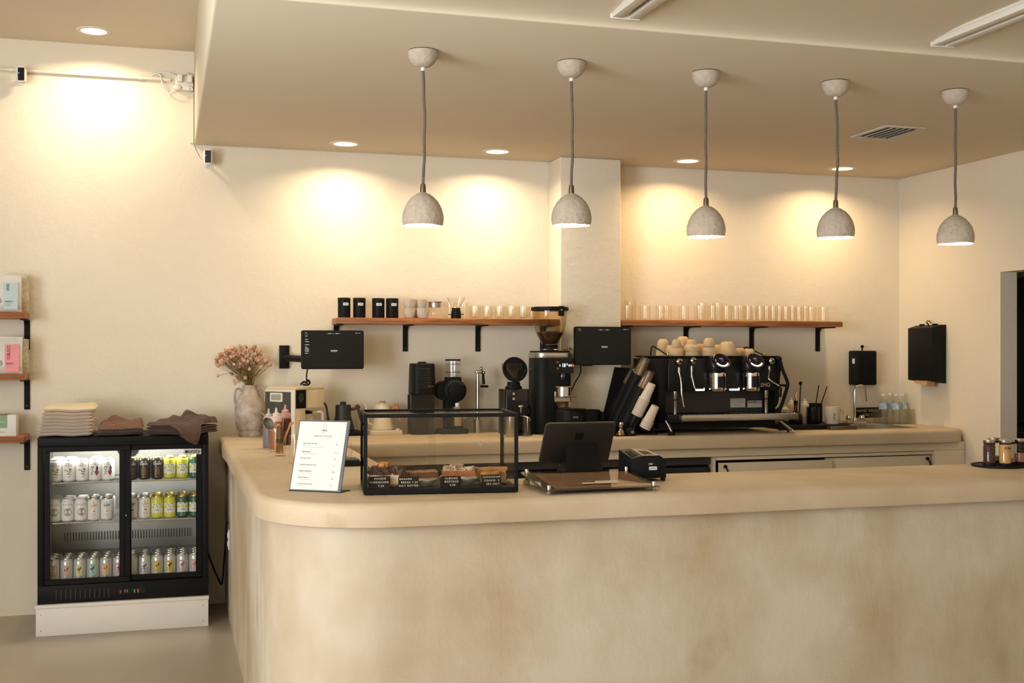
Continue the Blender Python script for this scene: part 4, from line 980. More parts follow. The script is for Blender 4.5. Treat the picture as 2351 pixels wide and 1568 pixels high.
q = PZ(656, 1022, WT); squeeze(q.x, q.y + .03, WT, .0325, .217, mat('sauce_berry', '#4b1f22', .3, coat=.3), PKD, 'dark red squeeze bottle with rose cap beside the brewer')
q = PY(617, 973, 5.98)
t = thing('tea_strainer', 'fine metal mesh tea strainer leaning against the caramel bottle', 'strainer', q)
MSH = mat('wire_mesh', '#8d8a80', .35, .8, bump=(500, .8, .003))
Mt = Matrix.Rotation(radians(14), 4, 'Z') @ Matrix.Rotation(radians(62), 4, 'X') @ Matrix.Rotation(radians(14), 4, 'Y')
MB().lathe([(.033, 0), (.031, -.008), (.025, -.016), (.013, -.022), (0, -.024)], 24, M=Mt).build('bowl', MSH, t)
b = MB(); b.tube([Mt @ Vector((.034 * cos(a), .034 * sin(a), .0)) for a in (2 * pi * k / 28 for k in range(28))], .0022, 6, closed=True); b.build('rim', STEEL, t)
MB().tube(spline([Mt @ Vector((-.012, .033, 0)), Mt @ Vector((-.024, .050, .002)), Mt @ Vector((-.034, .056, .002)), Mt @ Vector((-.037, .050, .002))], 5), .002, 6).build('handle', STEEL, t)
def tumbler(name, x, y, z, r, h, lb, grp, flute=0, r0=None, m=None, cat='glass', wall=.0018):
    r0 = r0 or r * .9
    b = MB().lathe([(0, .0), (r0 * .9, 0), (r0, .004), (r, h), (r - wall, h), (r0 - wall, .010), (0, .009)], 20)
    o = b.build(name, m or GLASSW, loc=(x, y, z), smooth=60); return tag(o, lb, cat, grp)
q = PZ(630, 1038, WT); g1 = (q.x, q.y + .028); tumbler('drinking_glass', *g1, WT, .029, .112, 'clear tumbler holding a bamboo scoop, beside the lilac bottle', 'tumblers with matcha tools')
q = PZ(645, 1047, WT); g2 = (q.x, q.y + .028); tumbler('drinking_glass', *g2, WT, .029, .115, 'clear tumbler holding the bamboo whisk', 'tumblers with matcha tools')
q = PZ(672, 1064, WT); g3 = (q.x + .004, q.y + .022); tumbler('tall_glass', *g3, WT, .020, .128, 'narrow tall clear glass half hidden by the menu stand', 'tumblers with matcha tools', r0=.019)
BMB = mat('bamboo', '#b78a45', .6); BMD = mat('dark_bamboo', '#5a3a22', .6, vary=(60, .3), stretch=(8, 8, 1))
t = thing('bamboo_whisk', 'dark bamboo matcha whisk standing in a tumbler', 'whisk', (g2[0] - .003, g2[1], WT + .011))
MB().lathe([(0, .128), (.014, .128), (.0145, .10), (.0155, .078), (.013, .062), (0, .062)], 18).build('handle', BMD, t)
MB().lathe([(.0135, .07), (.0175, .064), (.0175, .056), (.0135, .05)], 18).build('binding', mat('black_thread', '#2a2523', .8), t)
for k in range(26):
    a = 2 * pi * k / 26 + rng.uniform(-.1, .1); r1 = .012; r2 = .0175 + rng.uniform(-.003, .001)
    MB().tube([(r1 * cos(a), r1 * sin(a), .060), (r2 * .85 * cos(a), r2 * .85 * sin(a), .03), (r2 * cos(a), r2 * sin(a), .002)], .0011, 4).build('tine', mat('whisk_tine', '#8a5a2c', .6), t)
for (g, dx, top, lb) in ((g1, .010, PY(637, 975, g1[1]), 'bamboo matcha scoop upright in the tumbler by the lilac bottle'), (g2, -.004, PY(668, 971, g2[1]), 'bamboo matcha scoop slanting to the right beside the whisk')):
    b0 = Vector((g[0] + dx, g[1] + .008, WT + .014)); d = top - b0; b0 = b0 + d * .12
    P_ = [b0, b0 + d * .5, b0 + d * .84, top + Vector((.004, 0, -.001)), top + Vector((.012, -.004, .001))]
    o = MB().tube(spline(P_, 3), [.0026] * 6 + [.0036] * 7, 6, flat=1.8).build('bamboo_scoop', BMB, loc=b0, world=True); tag(o, lb, 'scoop', 'bamboo matcha scoops')
# things half hidden between menu stand and case
q = PZ(806, 1071, WT); t = thing('kitchen_scale', 'black flat kitchen scale between the menu stand and pastry case', 'scale', (q.x - .03, q.y + .07, WT))
MB().box(-.075, .075, -.065, .065, 0, .022).build('base', BLACK, t, bevel=(.004, 2)); MB().box(-.07, .07, -.06, .06, .0225, .030).build('plate', DARK, t, bevel=(.003, 2))
o = MB().lathe([(0, 0), (.018, 0), (.026, .012), (.031, .035), (.027, .06), (.024, .068), (.022, .068), (.025, .058), (.029, .035), (.024, .012), (0, .006)], 10).build('glass_jar', GLASSW, loc=(q.x - .015, q.y + .06, WT + .0305), smooth=30); tag(o, 'small faceted clear glass jar peeking out behind the menu stand', 'jar')

# ------------------------------------------------------------------ menu stand
bl, br = PZ(663, 1127, WT), PZ(782, 1132, WT); dv = (br - bl); ang = atan2(dv.y, dv.x); wd = dv.length
t = thing('menu_stand', 'white baked-goods menu in a slanted black stand at the counter corner', 'menu stand', (bl.x, bl.y, WT), ang)
lean = math.atan2(.080, .252); SL = .264
Mm = Matrix.Rotation(-lean, 4, 'X')
MB().box(0, wd, 0, .004, .002, SL, Mm).build('back_plate', mat('stand_dark_grey', '#4b4f50', .4), t, bevel=(.001, 1))
MB().box(0, wd, -.0, .075, 0, .003).build('foot', BLACK, t)
pg = MB().box(.005, wd - .012, -.0012, -.0002, .007, SL - .006, Mm).build('menu_page', mat('menu_paper', '#dedcd6', .6), t)
def mt(s_, size, x, z, m=INK, al='LEFT', **k): text(s_, size, m, pg, Mm @ Vector((x, -.0016, z)), Mm @ Matrix.Rotation(pi / 2, 4, 'X'), al, **k)
cx = wd / 2 + .004
b = MB(); b.tube([Mm @ Vector((cx + .0075 * cos(a), -.0018, SL - .022 + .0075 * sin(a))) for a in (2 * pi * k / 24 for k in range(24))], .0004, 4, closed=True)
b.tube([Mm @ Vector((cx - .006 + .012 * k / 8, -.0018, SL - .024 + .0022 * sin(pi * k / 8))) for k in range(9)], .0004, 4); b.build('logo_mark', INKG, pg)
mt('rakia', .013, cx, SL - .0375, INK, 'CENTER'); MB().box(cx - .010, cx + .010, -.0018, -.0014, SL - .0465, SL - .0455, Mm).build('print_line', INKG, pg)
mt('BAKED GOODS', .0088, cx, SL - .060, INK, 'CENTER', spacing=1.2); mt('Homemade + Baked Fresh Daily', .0042, cx, SL - .0705, INKG, 'CENTER', spacing=1.2)
for k, (nm, d1, d2, pr) in enumerate((('Lemon Olive Oil Cake', 'lemon curd', 'finger whipped cream & olive oil & maldon sea salt', '$8'), ('Banana Bread', 'whipped butter & maldon sea salt', '', '$7.50'), ('Earl Grey Cake', 'lemon glaze', '', '$6'), ('Almond Strawberry Cake', 'strawberry sugar', '', '$7'), ('Basque Cheesecake', 'burnt top & creamy center', '', '$7.50'), ('Almond Bostock', 'toasted brioche & almond cream', '', '$9.5'), ('Chocolate Chip Cookie', 'maldon sea salt', '', '$5'))):
    z = SL - (.088, .118, .142, .166, .189, .213, .236)[k]
    mt(nm, .0062, .030, z, INK, bold=.012); mt(d1, .0042, .033, z - .0075, INKG)
    if d2: mt(d2, .0042, .033, z - .0140, INKG)
    mt(pr, .0062, wd - .040, z - .002, INK, 'CENTER')
for x in (.012, wd - .018): MB().prism(ell(.0028, .0028, 12), .0006, Mm @ Matrix.Translation((x, -.0013, SL - .013)) @ Matrix.Rotation(pi / 2, 4, 'X')).build('magnet', STEEL, pg)

# ------------------------------------------------------------------ pastry case
c0, c1 = PZ(835, 1138, WT), PZ(1190, 1131, WT); dv = c1 - c0; CW_ = dv.length; ca_ = atan2(dv.y, dv.x); CD_, CH_ = .345, .283
cs = thing('pastry_case', 'black-framed glass pastry case on the front counter', 'display case', (c0.x, c0.y, WT), ca_)
f = .013; b = MB()
for x in (0, CW_ - f):
    for y in (0, CD_ - f): b.box(x, x + f, y, y + f, .012, CH_)
for z in (CH_ - f,):
    b.box(f, CW_ - f, 0, f, z, z + f).box(f, CW_ - f, CD_ - f, CD_, z, z + f).box(0, f, f, CD_ - f, z, z + f).box(CW_ - f, CW_, f, CD_ - f, z, z + f)
b.build('frame', BLACKM, cs, bevel=(.0015, 1))
MB().box(0, CW_, 0, CD_, .003, .020).build('base_tray', BLACKM, cs, bevel=(.0015, 1))
CG = glass('case_glass', '#fcfaf6', 1.5, .015, .55)
MB().box(f, CW_ - f, .004, .007, .0205, CH_ - f).build('front_pane', CG, cs)
MB().box(.004, .007, f, CD_ - f, .0205, CH_ - f).build('side_pane', CG, cs); MB().box(CW_ - .007, CW_ - .004, f, CD_ - f, .0205, CH_ - f).build('side_pane', CG, cs)
MB().box(f, CW_ - f, f, CD_ - f, CH_ - .007, CH_ - .004).build('top_pane', CG, cs)
for (x0, x1, y) in ((f, CW_ * .52, CD_ - .011), (CW_ * .47, CW_ - f, CD_ - .006)):
    d = MB().box(x0, x1, y - .0015, y + .0015, .0205, CH_ - f).build('sliding_pane', CG, cs)
    hx = x1 - .045 if x0 > .1 else x0 + .03
    hb = MB(); hb.tube([(CW_ - .090 + (0 if x0 > .1 else .035) + .007 * cos(a), y - .003, .150 + .007 * sin(a)) for a in (2 * pi * k / 20 for k in range(20))], .0022, 6, closed=True); hb.build('finger_ring', glass('ring_clear', '#e8e2d4', 1.5, .1, 1, .3), d)
for x in (.02, CW_ - .035):
    MB().box(x, x + .015, .02, .035, 0, .003).build('foot', DARK, cs); MB().box(x, x + .015, CD_ - .035, CD_ - .02, 0, .003).build('foot', DARK, cs)
Mc = Matrix.Translation((c0.x, c0.y, WT + .0205)) @ Matrix.Rotation(ca_, 4, 'Z')
def inside(u, v, z=0.0): return Mc @ Vector((u, v, z))
def plate(u, v, r, m, lb, h=.020, scallop=True, nm='cake_plate', sx=1.0):
    def jit(j, k, a, rr, z): return rr * (1 + (.02 * cos(12 * a) if scallop and j >= 3 else 0)), z + (.0018 * cos(12 * a) if scallop and j in (4, 5) else 0)
    b = MB().lathe([(0, 0), (r * .55, 0), (r * .56, .003), (r * .75, h * .35), (r, h), (r * .985, h + .0015), (r * .72, h * .42), (r * .5, .006), (0, .006)], 48, M=Matrix.Diagonal((sx, 1, 1, 1)), jitter=jit)
    o = b.build(nm, m, loc=inside(u, v), rot=(0, 0, ca_), smooth=60); tag(o, lb, 'plate', 'plates in the pastry case'); return o
CER = mat('white_ceramic', '#e6e0d6', .25); CERB = mat('blue_white_ceramic', '#d3d6d6', .25); WPL = wood('plate_wood', '#a5743f', '#c9975c', 2.0)
plate(.082, .090, .058, WPL, 'round wooden plate under the cheesecake slice', .008, False)
plate(.208, .115, .062, CER, 'scalloped white plate under the banana bread', .022)
plate(.348, .120, .074, CERB, 'scalloped pale plate under the almond bostock', .026)
plate(.476, .120, .052, WPL, 'round wooden plate under the cookie slices', .008, False)
# cheesecake slice: cream body, burnt top with crumpled paper edges
def rough_slab(nm, poly, h, m, M, par, seed, amp=.003, cuts=3, topamp=0.0):
    bm = bmesh.new(); vs = [bm.verts.new((x, y, 0)) for x, y in poly]; fc = bm.faces.new(vs)
    ex = bmesh.ops.extrude_face_region(bm, geom=[fc]); 
    for v in [g for g in ex['geom'] if isinstance(g, bmesh.types.BMVert)]: v.co.z = h
    bmesh.ops.triangulate(bm, faces=bm.faces[:]); bmesh.ops.subdivide_edges(bm, edges=bm.edges[:], cuts=cuts, use_grid_fill=True)
    r = random.Random(seed)
    for v in bm.verts:
        k = 1 if v.co.z > .002 else .3
        v.co += Vector((r.uniform(-amp, amp) * k, r.uniform(-amp, amp) * k, r.uniform(-amp, amp) * (k if v.co.z > .002 else 0)))
        if topamp and v.co.z > h * .7: v.co.z += r.uniform(0, topamp)
    bmesh.ops.recalc_face_normals(bm, faces=bm.faces); me = bpy.data.meshes.new(nm); bm.to_mesh(me); bm.free(); me.transform(M); me.materials.append(m)
    me.polygons.foreach_set('use_smooth', [True] * len(me.polygons)); me.set_sharp_from_angle(angle=radians(50))
    o = bpy.data.objects.new(nm, me); col.objects.link(o)
    if par is not None: o.parent = par; ORG[o] = ORG[par]
    return o
CHZ = mat('cheesecake_cream', '#efe3c4', .6, vary=(25, .05)); BURN = mat('burnt_crust', '#4a2a18', .6, vary=(40, .45), bump=(60, .5, .004)); TOAST = mat('banana_bread', '#5b3820', .8, vary=(70, .4), bump=(90, .6, .004)); TOASTL = mat('banana_bread_top', '#a2774a', .85, vary=(120, .35), bump=(120, .7, .004))
t = thing('cheesecake', 'slice of burnt-top cheesecake behind the first price card', 'cake', inside(.082, .090, .0135), ca_)
rough_slab('filling', [(-.055, -.02), (.05, -.035), (.055, .02), (-.05, .035)], .034, CHZ, Matrix.Identity(4), t, 1, .0012)
rough_slab('burnt_top', [(-.060, -.020), (-.02, -.036), (.02, -.030), (.050, -.044), (.066, -.01), (.055, .026), (0, .034), (-.05, .040)], .014, BURN, Matrix.Translation((0, 0, .030)), t, 2, .008, 4, .014)
rough_slab('crust_side', [(.045, -.045), (.066, -.04), (.070, .02), (.05, .025)], .042, BURN, Matrix.Identity(4), t, 3, .005, 3)
rough_slab('dried_fruit', [(-.030, -.012), (.004, -.016), (.012, .010), (-.022, .014)], .014, mat('dried_orange', '#cf8f4c', .5, vary=(50, .3)), Matrix.Translation((0, 0, .056)), t, 4, .006, 3)
t = thing('banana_bread', 'brown slice of banana bread behind the second price card', 'cake', inside(.205, .108, .0272), ca_ + .06)
rough_slab('crumb', [(-.062, -.028), (.062, -.024), (.060, .030), (-.058, .026)], .020, TOAST, Matrix.Identity(4), t, 5, .0025, 4)
rough_slab('top_crumb', [(-.058, -.026), (.060, -.022), (.060, .030), (-.054, .026)], .006, TOASTL, Matrix.Translation((0, 0, .0185)), t, 6, .0022, 5)
t = thing('almond_bostock', 'almond bostock dusted with sugar behind the third price card', 'cake', inside(.345, .115, .0312), ca_ - .05)
rough_slab('brioche', [(-.060, -.028), (.060, -.028), (.060, .028), (-.060, .028)], .020, mat('brioche_crust', '#96562c', .7, vary=(30, .25)), Matrix.Identity(4), t, 7, .0018, 3)
rough_slab('almond_topping', [(-.054, -.027), (.056, -.027), (.056, .027), (-.050, .027)], .012, mat('almond_sugar', '#e2cdb2', .8, vary=(85, .5), hex2='#6b4022', bump=(80, .8, .006)), Matrix.Translation((0, 0, .0195)), t, 8, .005, 5)
rough_slab('almond_topping', [(-.030, -.022), (.010, -.022), (.020, .022), (-.026, .022)], .012, mat('almond_sugar', '#e2cdb2'), Matrix.Translation((0, 0, .028)), t, 9, .005, 4)
t = thing('scone_slices', 'golden pastry wedges on a wooden plate behind the last price card', 'cake', inside(.466, .125, .0135), ca_)
GLD = mat('golden_pastry', '#b9803f', .65, vary=(35, .3), bump=(60, .4, .004)); GLD2 = mat('pale_crumb', '#b08d56', .8, vary=(30, .3))
rough_slab('wedge', [(-.055, -.005), (.052, -.012), (.054, .030), (-.045, .034)], .036, GLD2, Matrix.Identity(4), t, 10, .003, 3)
rough_slab('wedge_crust', [(-.060, -.010), (.058, -.016), (.058, .034), (-.05, .038)], .008, GLD, Matrix.Translation((0, 0, .036)), t, 11, .003, 4)
rough_slab('wedge', [(-.045, -.050), (.02, -.045), (.03, -.012), (-.02, -.010)], .030, GLD, Matrix.Translation((0, 0, 0)), t, 12, .005, 3, .004)
# letter-board price cards
CARD = mat('letterboard_felt', '#0f0f0f', .9, spec=.08); LETR = mat('letterboard_white', '#e9e6df', .6)
def card(u, v, w_, h_, lines, lb, yaw=0.0, z=.0, ln=-.25):
    t = thing('price_card', lb, 'price card', inside(u, v, z), ca_ + yaw, 'letter-board price cards in the pastry case')
    Ml = Matrix.Rotation(ln, 4, 'X')
    b = MB().box(-w_ / 2, w_ / 2, 0, .004, .0012, h_, Ml).box(-w_ / 2, w_ / 2, -.001, .016, 0, .0018); b.build('board', CARD, t)
    n = 9
    for k in range(n): MB().box(-w_ / 2 + .002, w_ / 2 - .002, -.0006, .0001, .003 + k * (h_ - .006) / n, .003 + (k + .7) * (h_ - .006) / n, Ml).build('felt_rib', CARD, t)
    for k, (s_, dx) in enumerate(lines):
        text(s_, .0088, LETR, t, Ml @ Vector((dx, -.0009, h_ * (.80 - .295 * k))), Ml @ Matrix.Rotation(pi / 2, 4, 'X'), spacing=1.35, bold=.012)
    return t
card(.043 + .012, .022, .078, .044, [('BASQUE', .003), ('CHEESECAKE', 0), ('7.50', .006)], 'black price card reading BASQUE CHEESECAKE 7.50')
card(.158, .024, .072, .040, [('BANANA', -.010), ('BREAD 7.50', .003), ('SALT BUTTER', 0)], 'black price card reading BANANA BREAD 7.50 SALT BUTTER')
card(.307, .022, .073, .040, [('ALMOND', .003), ('BOSTOCK', .003), ('9.50', .006)], 'black price card reading ALMOND BOSTOCK 9.50')
card(.455, .030, .072, .042, [('CHOCOCHIP', 0), ('COOKIE  5', 0), ('SEA SALT', .004)], 'black price card reading CHOCOCHIP COOKIE 5 SEA SALT', .06)
card(.105, .215, .055, .045, [], 'blank black price card behind the cheesecake slice')
card(.420, .262, .110, .052, [('EARL GREY', 0)], 'black price card reading EARL GREY at the back of the case', .02)

# ================================================================== FRONT COUNTER, right of the case
FL, FR, BL, BR = Vector((1.268, 3.858, 1.018)), Vector((1.706, 3.868, 1.018)), Vector((1.283, 4.205, 1.044)), Vector((1.72, 4.20, 1.044))
t = thing('menu_tray', 'clear acrylic plate on chrome posts holding a kraft paper drinks menu', 'menu holder', ((FL.x + FR.x) / 2, (FL.y + BL.y) / 2, WT))
def slab4(b, c4, th):
    n = (c4[1] - c4[0]).cross(c4[3] - c4[0]).normalized() * th
    return b.add([tuple(p) for p in c4] + [tuple(p + n) for p in c4], [(0, 3, 2, 1), (4, 5, 6, 7), (0, 1, 5, 4), (1, 2, 6, 5), (2, 3, 7, 6), (3, 0, 4, 7)])
ACR = glass('acrylic', '#fbf8f3', 1.49, .02, 1.0)
slab4(MB(), [FL, FR, BR, BL], .004).build('top_plate', ACR, t, world=True)
dn = Vector((0, 0, -.0045))
slab4(MB(), [p + dn for p in (FL, FR, BR, BL)], .002).build('back_plate', mat('tray_backing', '#2a2725', .4), t, world=True)
def tp(u, v, dz=0): 
    p = FL + (FR - FL) * u + (BL - FL) * v + (BR - BL - FR + FL) * u * v; return p + Vector((0, 0, dz))
KR = mat('kraft_menu', '#b8967c', .7, vary=(18, .08))
pg = slab4(MB(), [tp(.10, .07, -.0018), tp(.95, .07, -.0018), tp(.95, .92, -.0018), tp(.10, .92, -.0018)], .001).build('menu_sheet', KR, t, world=True)
ax = (FR - FL).normalized(); ay = (BL - FL).normalized(); nz = ax.cross(ay)
def flat(u, v, dz=-.0006):
    M = Matrix((ax, ay, nz)).transposed().to_4x4(); return tp(u, v, dz), M
def ft(s_, size, u, v, m=INK, al='LEFT', **k):
    p_, M_ = flat(u, v); text(s_, size, m, pg, p_, M_, al, world=True, **k)
ft('rakia', .022, .52, .84, INK, 'CENTER')
for hd, u, v in (('COFFEE', .14, .70), ('MATCHA', .43, .70), ('TEA', .72, .70)): ft(hd, .0165, u, v, INK, spacing=1.2)
for u, v, n in ((.14, .62, 4), (.43, .62, 3), (.72, .62, 3), (.24, .28, 3), (.48, .34, 3), (.76, .37, 3)):
    for k in range(n):
        a = tp(u, v - k * .05, -.0006); l_ = .10 + .04 * ((k * 7 + int(u * 50)) % 3)
        slab4(MB(), [a, a + ax * l_ * .45, a + ax * l_ * .45 + ay * .004, a + ay * .004], .0002).build('print_line', INKG if k % 2 else INK, pg, world=True)
MSK = mat('masking_tape', '#d8cdb6', .7)
for (u0, u1, v) in ((.37, .70, .20), (.50, .70, .27)):
    slab4(MB(), [tp(u0, v, .0044), tp(u1, v, .0044), tp(u1, v + .05, .0044), tp(u0, v + .05, .0044)], .0004).build('tape_strip', MSK, t, world=True)
for (c_, dx, dy, nm) in ((FL, .018, .018, 'l'), (FR, -.018, .018, 'r'), (BL, .018, -.018, 'bl'), (BR, -.018, -.018, 'br')):
    x, y = c_.x + dx, c_.y + dy; zz = c_.z + .006 + (dy > 0) * .0008
    po = MB().cyl((x, y, WT + (.018 if 'b' in nm else 0)), .0075, zz + .008 - WT - (.018 if 'b' in nm else 0), 18).build('post', CHROME, t, world=True, bevel=(.001, 2))
    if 'b' in nm: MB().cyl((x, y, WT), .0125, .0178, 18).build('spacer', glass('frosted', '#d8d2c4', 1.45, .3, 1, .4, '#d9d3c6'), t, world=True)

# point-of-sale tablet: we see its back
t = thing('pos_tablet', 'black tablet register on a wedge stand seen from behind', 'register', (1.57, 4.33, WT))
tb, tt = Vector((1.555, 4.385, 1.062)), Vector((1.565, 4.318, 1.226)); dl_ = (tt - tb); hgt = dl_.length
zdir = dl_.normalized(); xdir = Vector((1, 0, 0)); ydir = zdir.cross(xdir).normalized()
Mt = Matrix.Translation(tb) @ Matrix((xdir, zdir, -ydir)).transposed().to_4x4()
POSB = mat('pos_black', '#221f1c', .45)
MB().prism(rrect(.292, hgt, .016, 5, 0, hgt / 2), .014, Mt).build('tablet', POSB, t, world=True, bevel=(.003, 2))
MB().prism(rrect(.035, .028, .004, 3, .0, hgt * .68), .0006, Mt @ Matrix.Translation((0, 0, .0145))).build('logo_square', BLACKG, t, world=True)
P0 = [(4.345, 1.155), (4.28, 1.006), (4.27, 1.001), (4.43, 1.001), (4.43, 1.008), (4.375, 1.10), (4.372, 1.155)]
b = MB(); n = len(P0); vs = [(1.515, y, z) for y, z in P0] + [(1.655, y, z) for y, z in P0]
for k in range(n):
    wz = (P0[k][1] - 1.0) / .155; vs[k] = (1.497 - .0 + .012 * wz, *P0[k]); vs[k + n] = (1.652 - .012 * wz, *P0[k])
b.add(vs, [tuple(range(n)), tuple(range(n, 2 * n))] + [(i, (i + 1) % n, (i + 1) % n + n, i + n) for i in range(n)]).build('wedge_stand', BLACK, t, world=True, bevel=(.003, 2))

# receipt printer
t = thing('receipt_printer', 'black faceted receipt printer behind the menu tray', 'printer', (1.785, 4.25, WT))
x0, x1, y0, y1, h = 1.716, 1.862, 4.165, 4.285, .118
TOPM = mat('printer_top', '#4a4034', .35, coat=.3)  # tan sheen on the black top, put into the base colour as brown
b = MB().add([(x0 + .003, y0, .012), (x1, y0, .012), (x1, y0, .082), (x1 - .028, y0, .098), (x0 + .045, y0, .098), (x0 + .003, y0, .088), (x0 - .005, y1, .012), (x1, y1, .012), (x1, y1, .085), (x1 - .03, y1, .112), (x0 + .04, y1, .118), (x0 - .005, y1, .114)],
             [(0, 1, 2, 3, 4, 5), (6, 11, 10, 9, 8, 7), (0, 6, 7, 1), (1, 7, 8, 2), (2, 8, 9, 3), (3, 9, 10, 4), (4, 10, 11, 5), (5, 11, 6, 0)])
b.v = [(x, y, z + WT) for x, y, z in b.v]; b.build('body', BLACK, t, world=True, bevel=(.002, 2))
b = MB().add([(x0 + .048, y0 + .002, .0992), (x1 - .030, y0 + .002, .0992), (x1 - .032, y1 - .004, .1128), (x0 + .043, y1 - .004, .1188)], [(0, 1, 2, 3)]); b.v = [(x, y, z + WT) for x, y, z in b.v]; b.build('lid', TOPM, t, world=True)
b = MB().add([(x0 + .004, y0 + .002, .0888), (x0 + .044, y0 + .002, .0990), (x0 + .039, y1 - .004, .1186), (x0 - .003, y1 - .004, .1148)], [(0, 1, 2, 3)]); b.v = [(x, y, z + WT) for x, y, z in b.v]; cvr = b.build('cover', TOPM, t, world=True)
b = MB()
for (u0, u1, v0, v1) in ((.25, .35, .30, .75), (.25, .80, .65, .75), (.70, .80, .30, .75)):
    f = lambda u, v: (x0 + .004 + .040 * u - .006 * v, y0 + .002 + .115 * v, WT + .0893 + .0102 * u + .0262 * v * (1 - .25 * u))
    b.add([f(u0, v0), f(u1, v0), f(u1, v1), f(u0, v1)], [(0, 1, 2, 3)])
b.build('paper_symbol', BLACKG, cvr, world=True)
for x in (x0 + .004, x1 - .016):
    for y in (y0, y1 - .02): MB().box(x, x + .012, y, y + .02, WT, WT + .0118).build('foot', BLACK, t, world=True)
text('star', .013, mat('printer_print', '#cfcac0', .5), t, (1.797, y0 - .001, WT + .068), world=True, bold=.01)
MB().prism(rrect(.033, .013, .002, 2), .0006, Matrix.Translation((1.806, y0 - .0003, WT + .050)) @ Matrix.Rotation(pi / 2, 4, 'X')).build('sticker', PAPER, t, world=True)
MB().box(1.794, 1.818, y0 - .0016, y0 - .0010, WT + .0488, WT + .0512).build('sticker_print', INK, t, world=True)

# spice shakers at the far right
SPG = glass('jar_glass', '#fdfbf8', 1.5, .02, 1.0)
tr = tag(MB().lathe([(0, 0), (.112, 0), (.116, .003), (.116, .009), (.110, .010), (.108, .006), (0, .006)], 40).build('jar_tray', BLACK, loc=(3.492, 4.275, WT), smooth=40), 'round black tray under the spice shakers', 'tray')
sp = [(3.400, 4.225, '#3a2420', 'spice shaker filled with dark cocoa powder, leftmost on the tray', .075, True), (3.4565, 4.195, '#c79c62', 'spice shaker filled with tan cinnamon powder, front of the tray', .088, True), (3.4975, 4.315, '#8a7a62', 'spice shaker at the back of the tray behind the cinnamon one', .02, False), (3.515, 4.24, '#9a8468', 'nearly empty clear spice shaker right of the cinnamon one', .014, False), (3.566, 4.235, '#a5705c', 'spice shaker with pinkish powder at the picture\'s right edge', .035, False)]
for x, y, c, lb, fill, mk_ in sp:
    t = thing('spice_shaker', lb, 'shaker', (x, y, WT + .0105), 0, 'spice shakers on the round tray')
    MB().lathe([(0, 0), (.0255, 0), (.0265, .003), (.0265, .012), (0, .012)], 24).build('rubber_foot', BLACK, t)
    MB().lathe([(.0248, .0122), (.0248, .090), (.022, .095)], 24).build('glass_wall', SPG, t)
    MB().lathe([(0, .0125), (.0238, .0125), (.0238, .0122 + min(fill, .08)), (0, .0125 + min(fill, .08))], 22).build('powder', mat('powder_' + c[1:], c, .85, vary=(20, .12)), t)
    MB().lathe([(.0235, .0905), (.0238, .098), (.0, .098)], 22).build('gasket', BLACK, t)
    MB().lathe([(.0236, .0982), (.0245, .0995), (.0245, .110), (.0225, .1125), (0, .1125)], 26).build('lid', STEEL, t)
    if '#c79c62' in c:
        text('C/M', .016, INK, t, (-.006, 0, .077), R=.0252, bold=.02)

# ================================================================== BACK COUNTER
# gooseneck kettles
def kettle(x, y, z, bodym, hm, lidm, lb, sc=1.0):
    t = thing('gooseneck_kettle', lb, 'kettle', (x, y, z), 0, 'gooseneck kettles on the back counter')
    MB().lathe([(0, 0), (.066, 0), (.069, .004), (.066, .020), (.054, .062), (.047, .085), (.046, .148), (0, .148)], 32).build('body', bodym, t, smooth=45)
    MB().lathe([(.044, .1485), (.044, .152), (.018, .154), (.018, .160), (0, .160)], 24).build('lid', bodym, t)
    MB().lathe([(0, .1602), (.017, .1602), (.019, .165), (.016, .171), (0, .171)], 20).build('lid_knob', lidm, t)
    MB().tube(spline([(-.060, 0, .030), (-.085, 0, .042), (-.092, 0, .085), (-.098, 0, .130), (-.108, 0, .158), (-.118, 0, .166)], 6), [.0085] * 12 + [.0065] * 12 + [.0055] * 7, 10).build('spout', bodym, t)
    MB().tube(spline([(.045, 0, .125), (.062, 0, .126), (.082, 0, .132), (.100, 0, .140)], 5), .009, 10).build('handle_bracket', hm, t)
    MB().tube(spline([(.082, 0, .150), (.090, 0, .130), (.103, 0, .075), (.113, 0, .050)], 5), [.014] * 5 + [.012] * 5 + [.011] * 6, 12, flat=.75).build('handle', hm, t)
    return t
KC = mat('kettle_cream', '#d9cdb5', .45); KWD = wood('kettle_wood', '#9c6a42', '#c08a5c', 3, 'z'); KDW = wood('kettle_dark_wood', '#3a2419', '#57382a', 3, 'z')
sc = thing('kettle_base', 'cream rectangular heating base under the cream kettle', 'kettle base', (1.268, 6.985, WT))
MB().box(-.095, .098, -.075, .075, 0, .028).build('body', KC, sc, bevel=(.004, 3)); MB().lathe([(0, .0282), (.012, .0282), (.013, .034), (.011, .038), (0, .038)], 16, (.075, -.045, 0)).build('dial', KC, sc); MB().lathe([(0, .0282), (.066, .0282), (.066, .031), (0, .031)], 28, (-.012, 0, 0)).build('heat_plate', KC, sc)
kettle(1.256, 6.985, WT + .0313, KC, KWD, KWD, 'cream gooseneck kettle with wooden handle on its base')
sc = thing('kettle_base', 'black rectangular heating base under the black kettle', 'kettle base', (1.022, 6.985, WT))
MB().box(-.09, .095, -.075, .075, 0, .028).build('body', BLACK, sc, bevel=(.004, 3)); MB().lathe([(0, .0282), (.066, .0282), (.066, .031), (0, .031)], 28, (-.004, 0, 0)).build('heat_plate', BLACK, sc)
kettle(1.018, 6.985, WT + .0313, mat('kettle_black', '#1b1a1a', .5), KDW, mat('kettle_black', '#1b1a1a'), 'black gooseneck kettle with dark wooden handle beside the brewer')

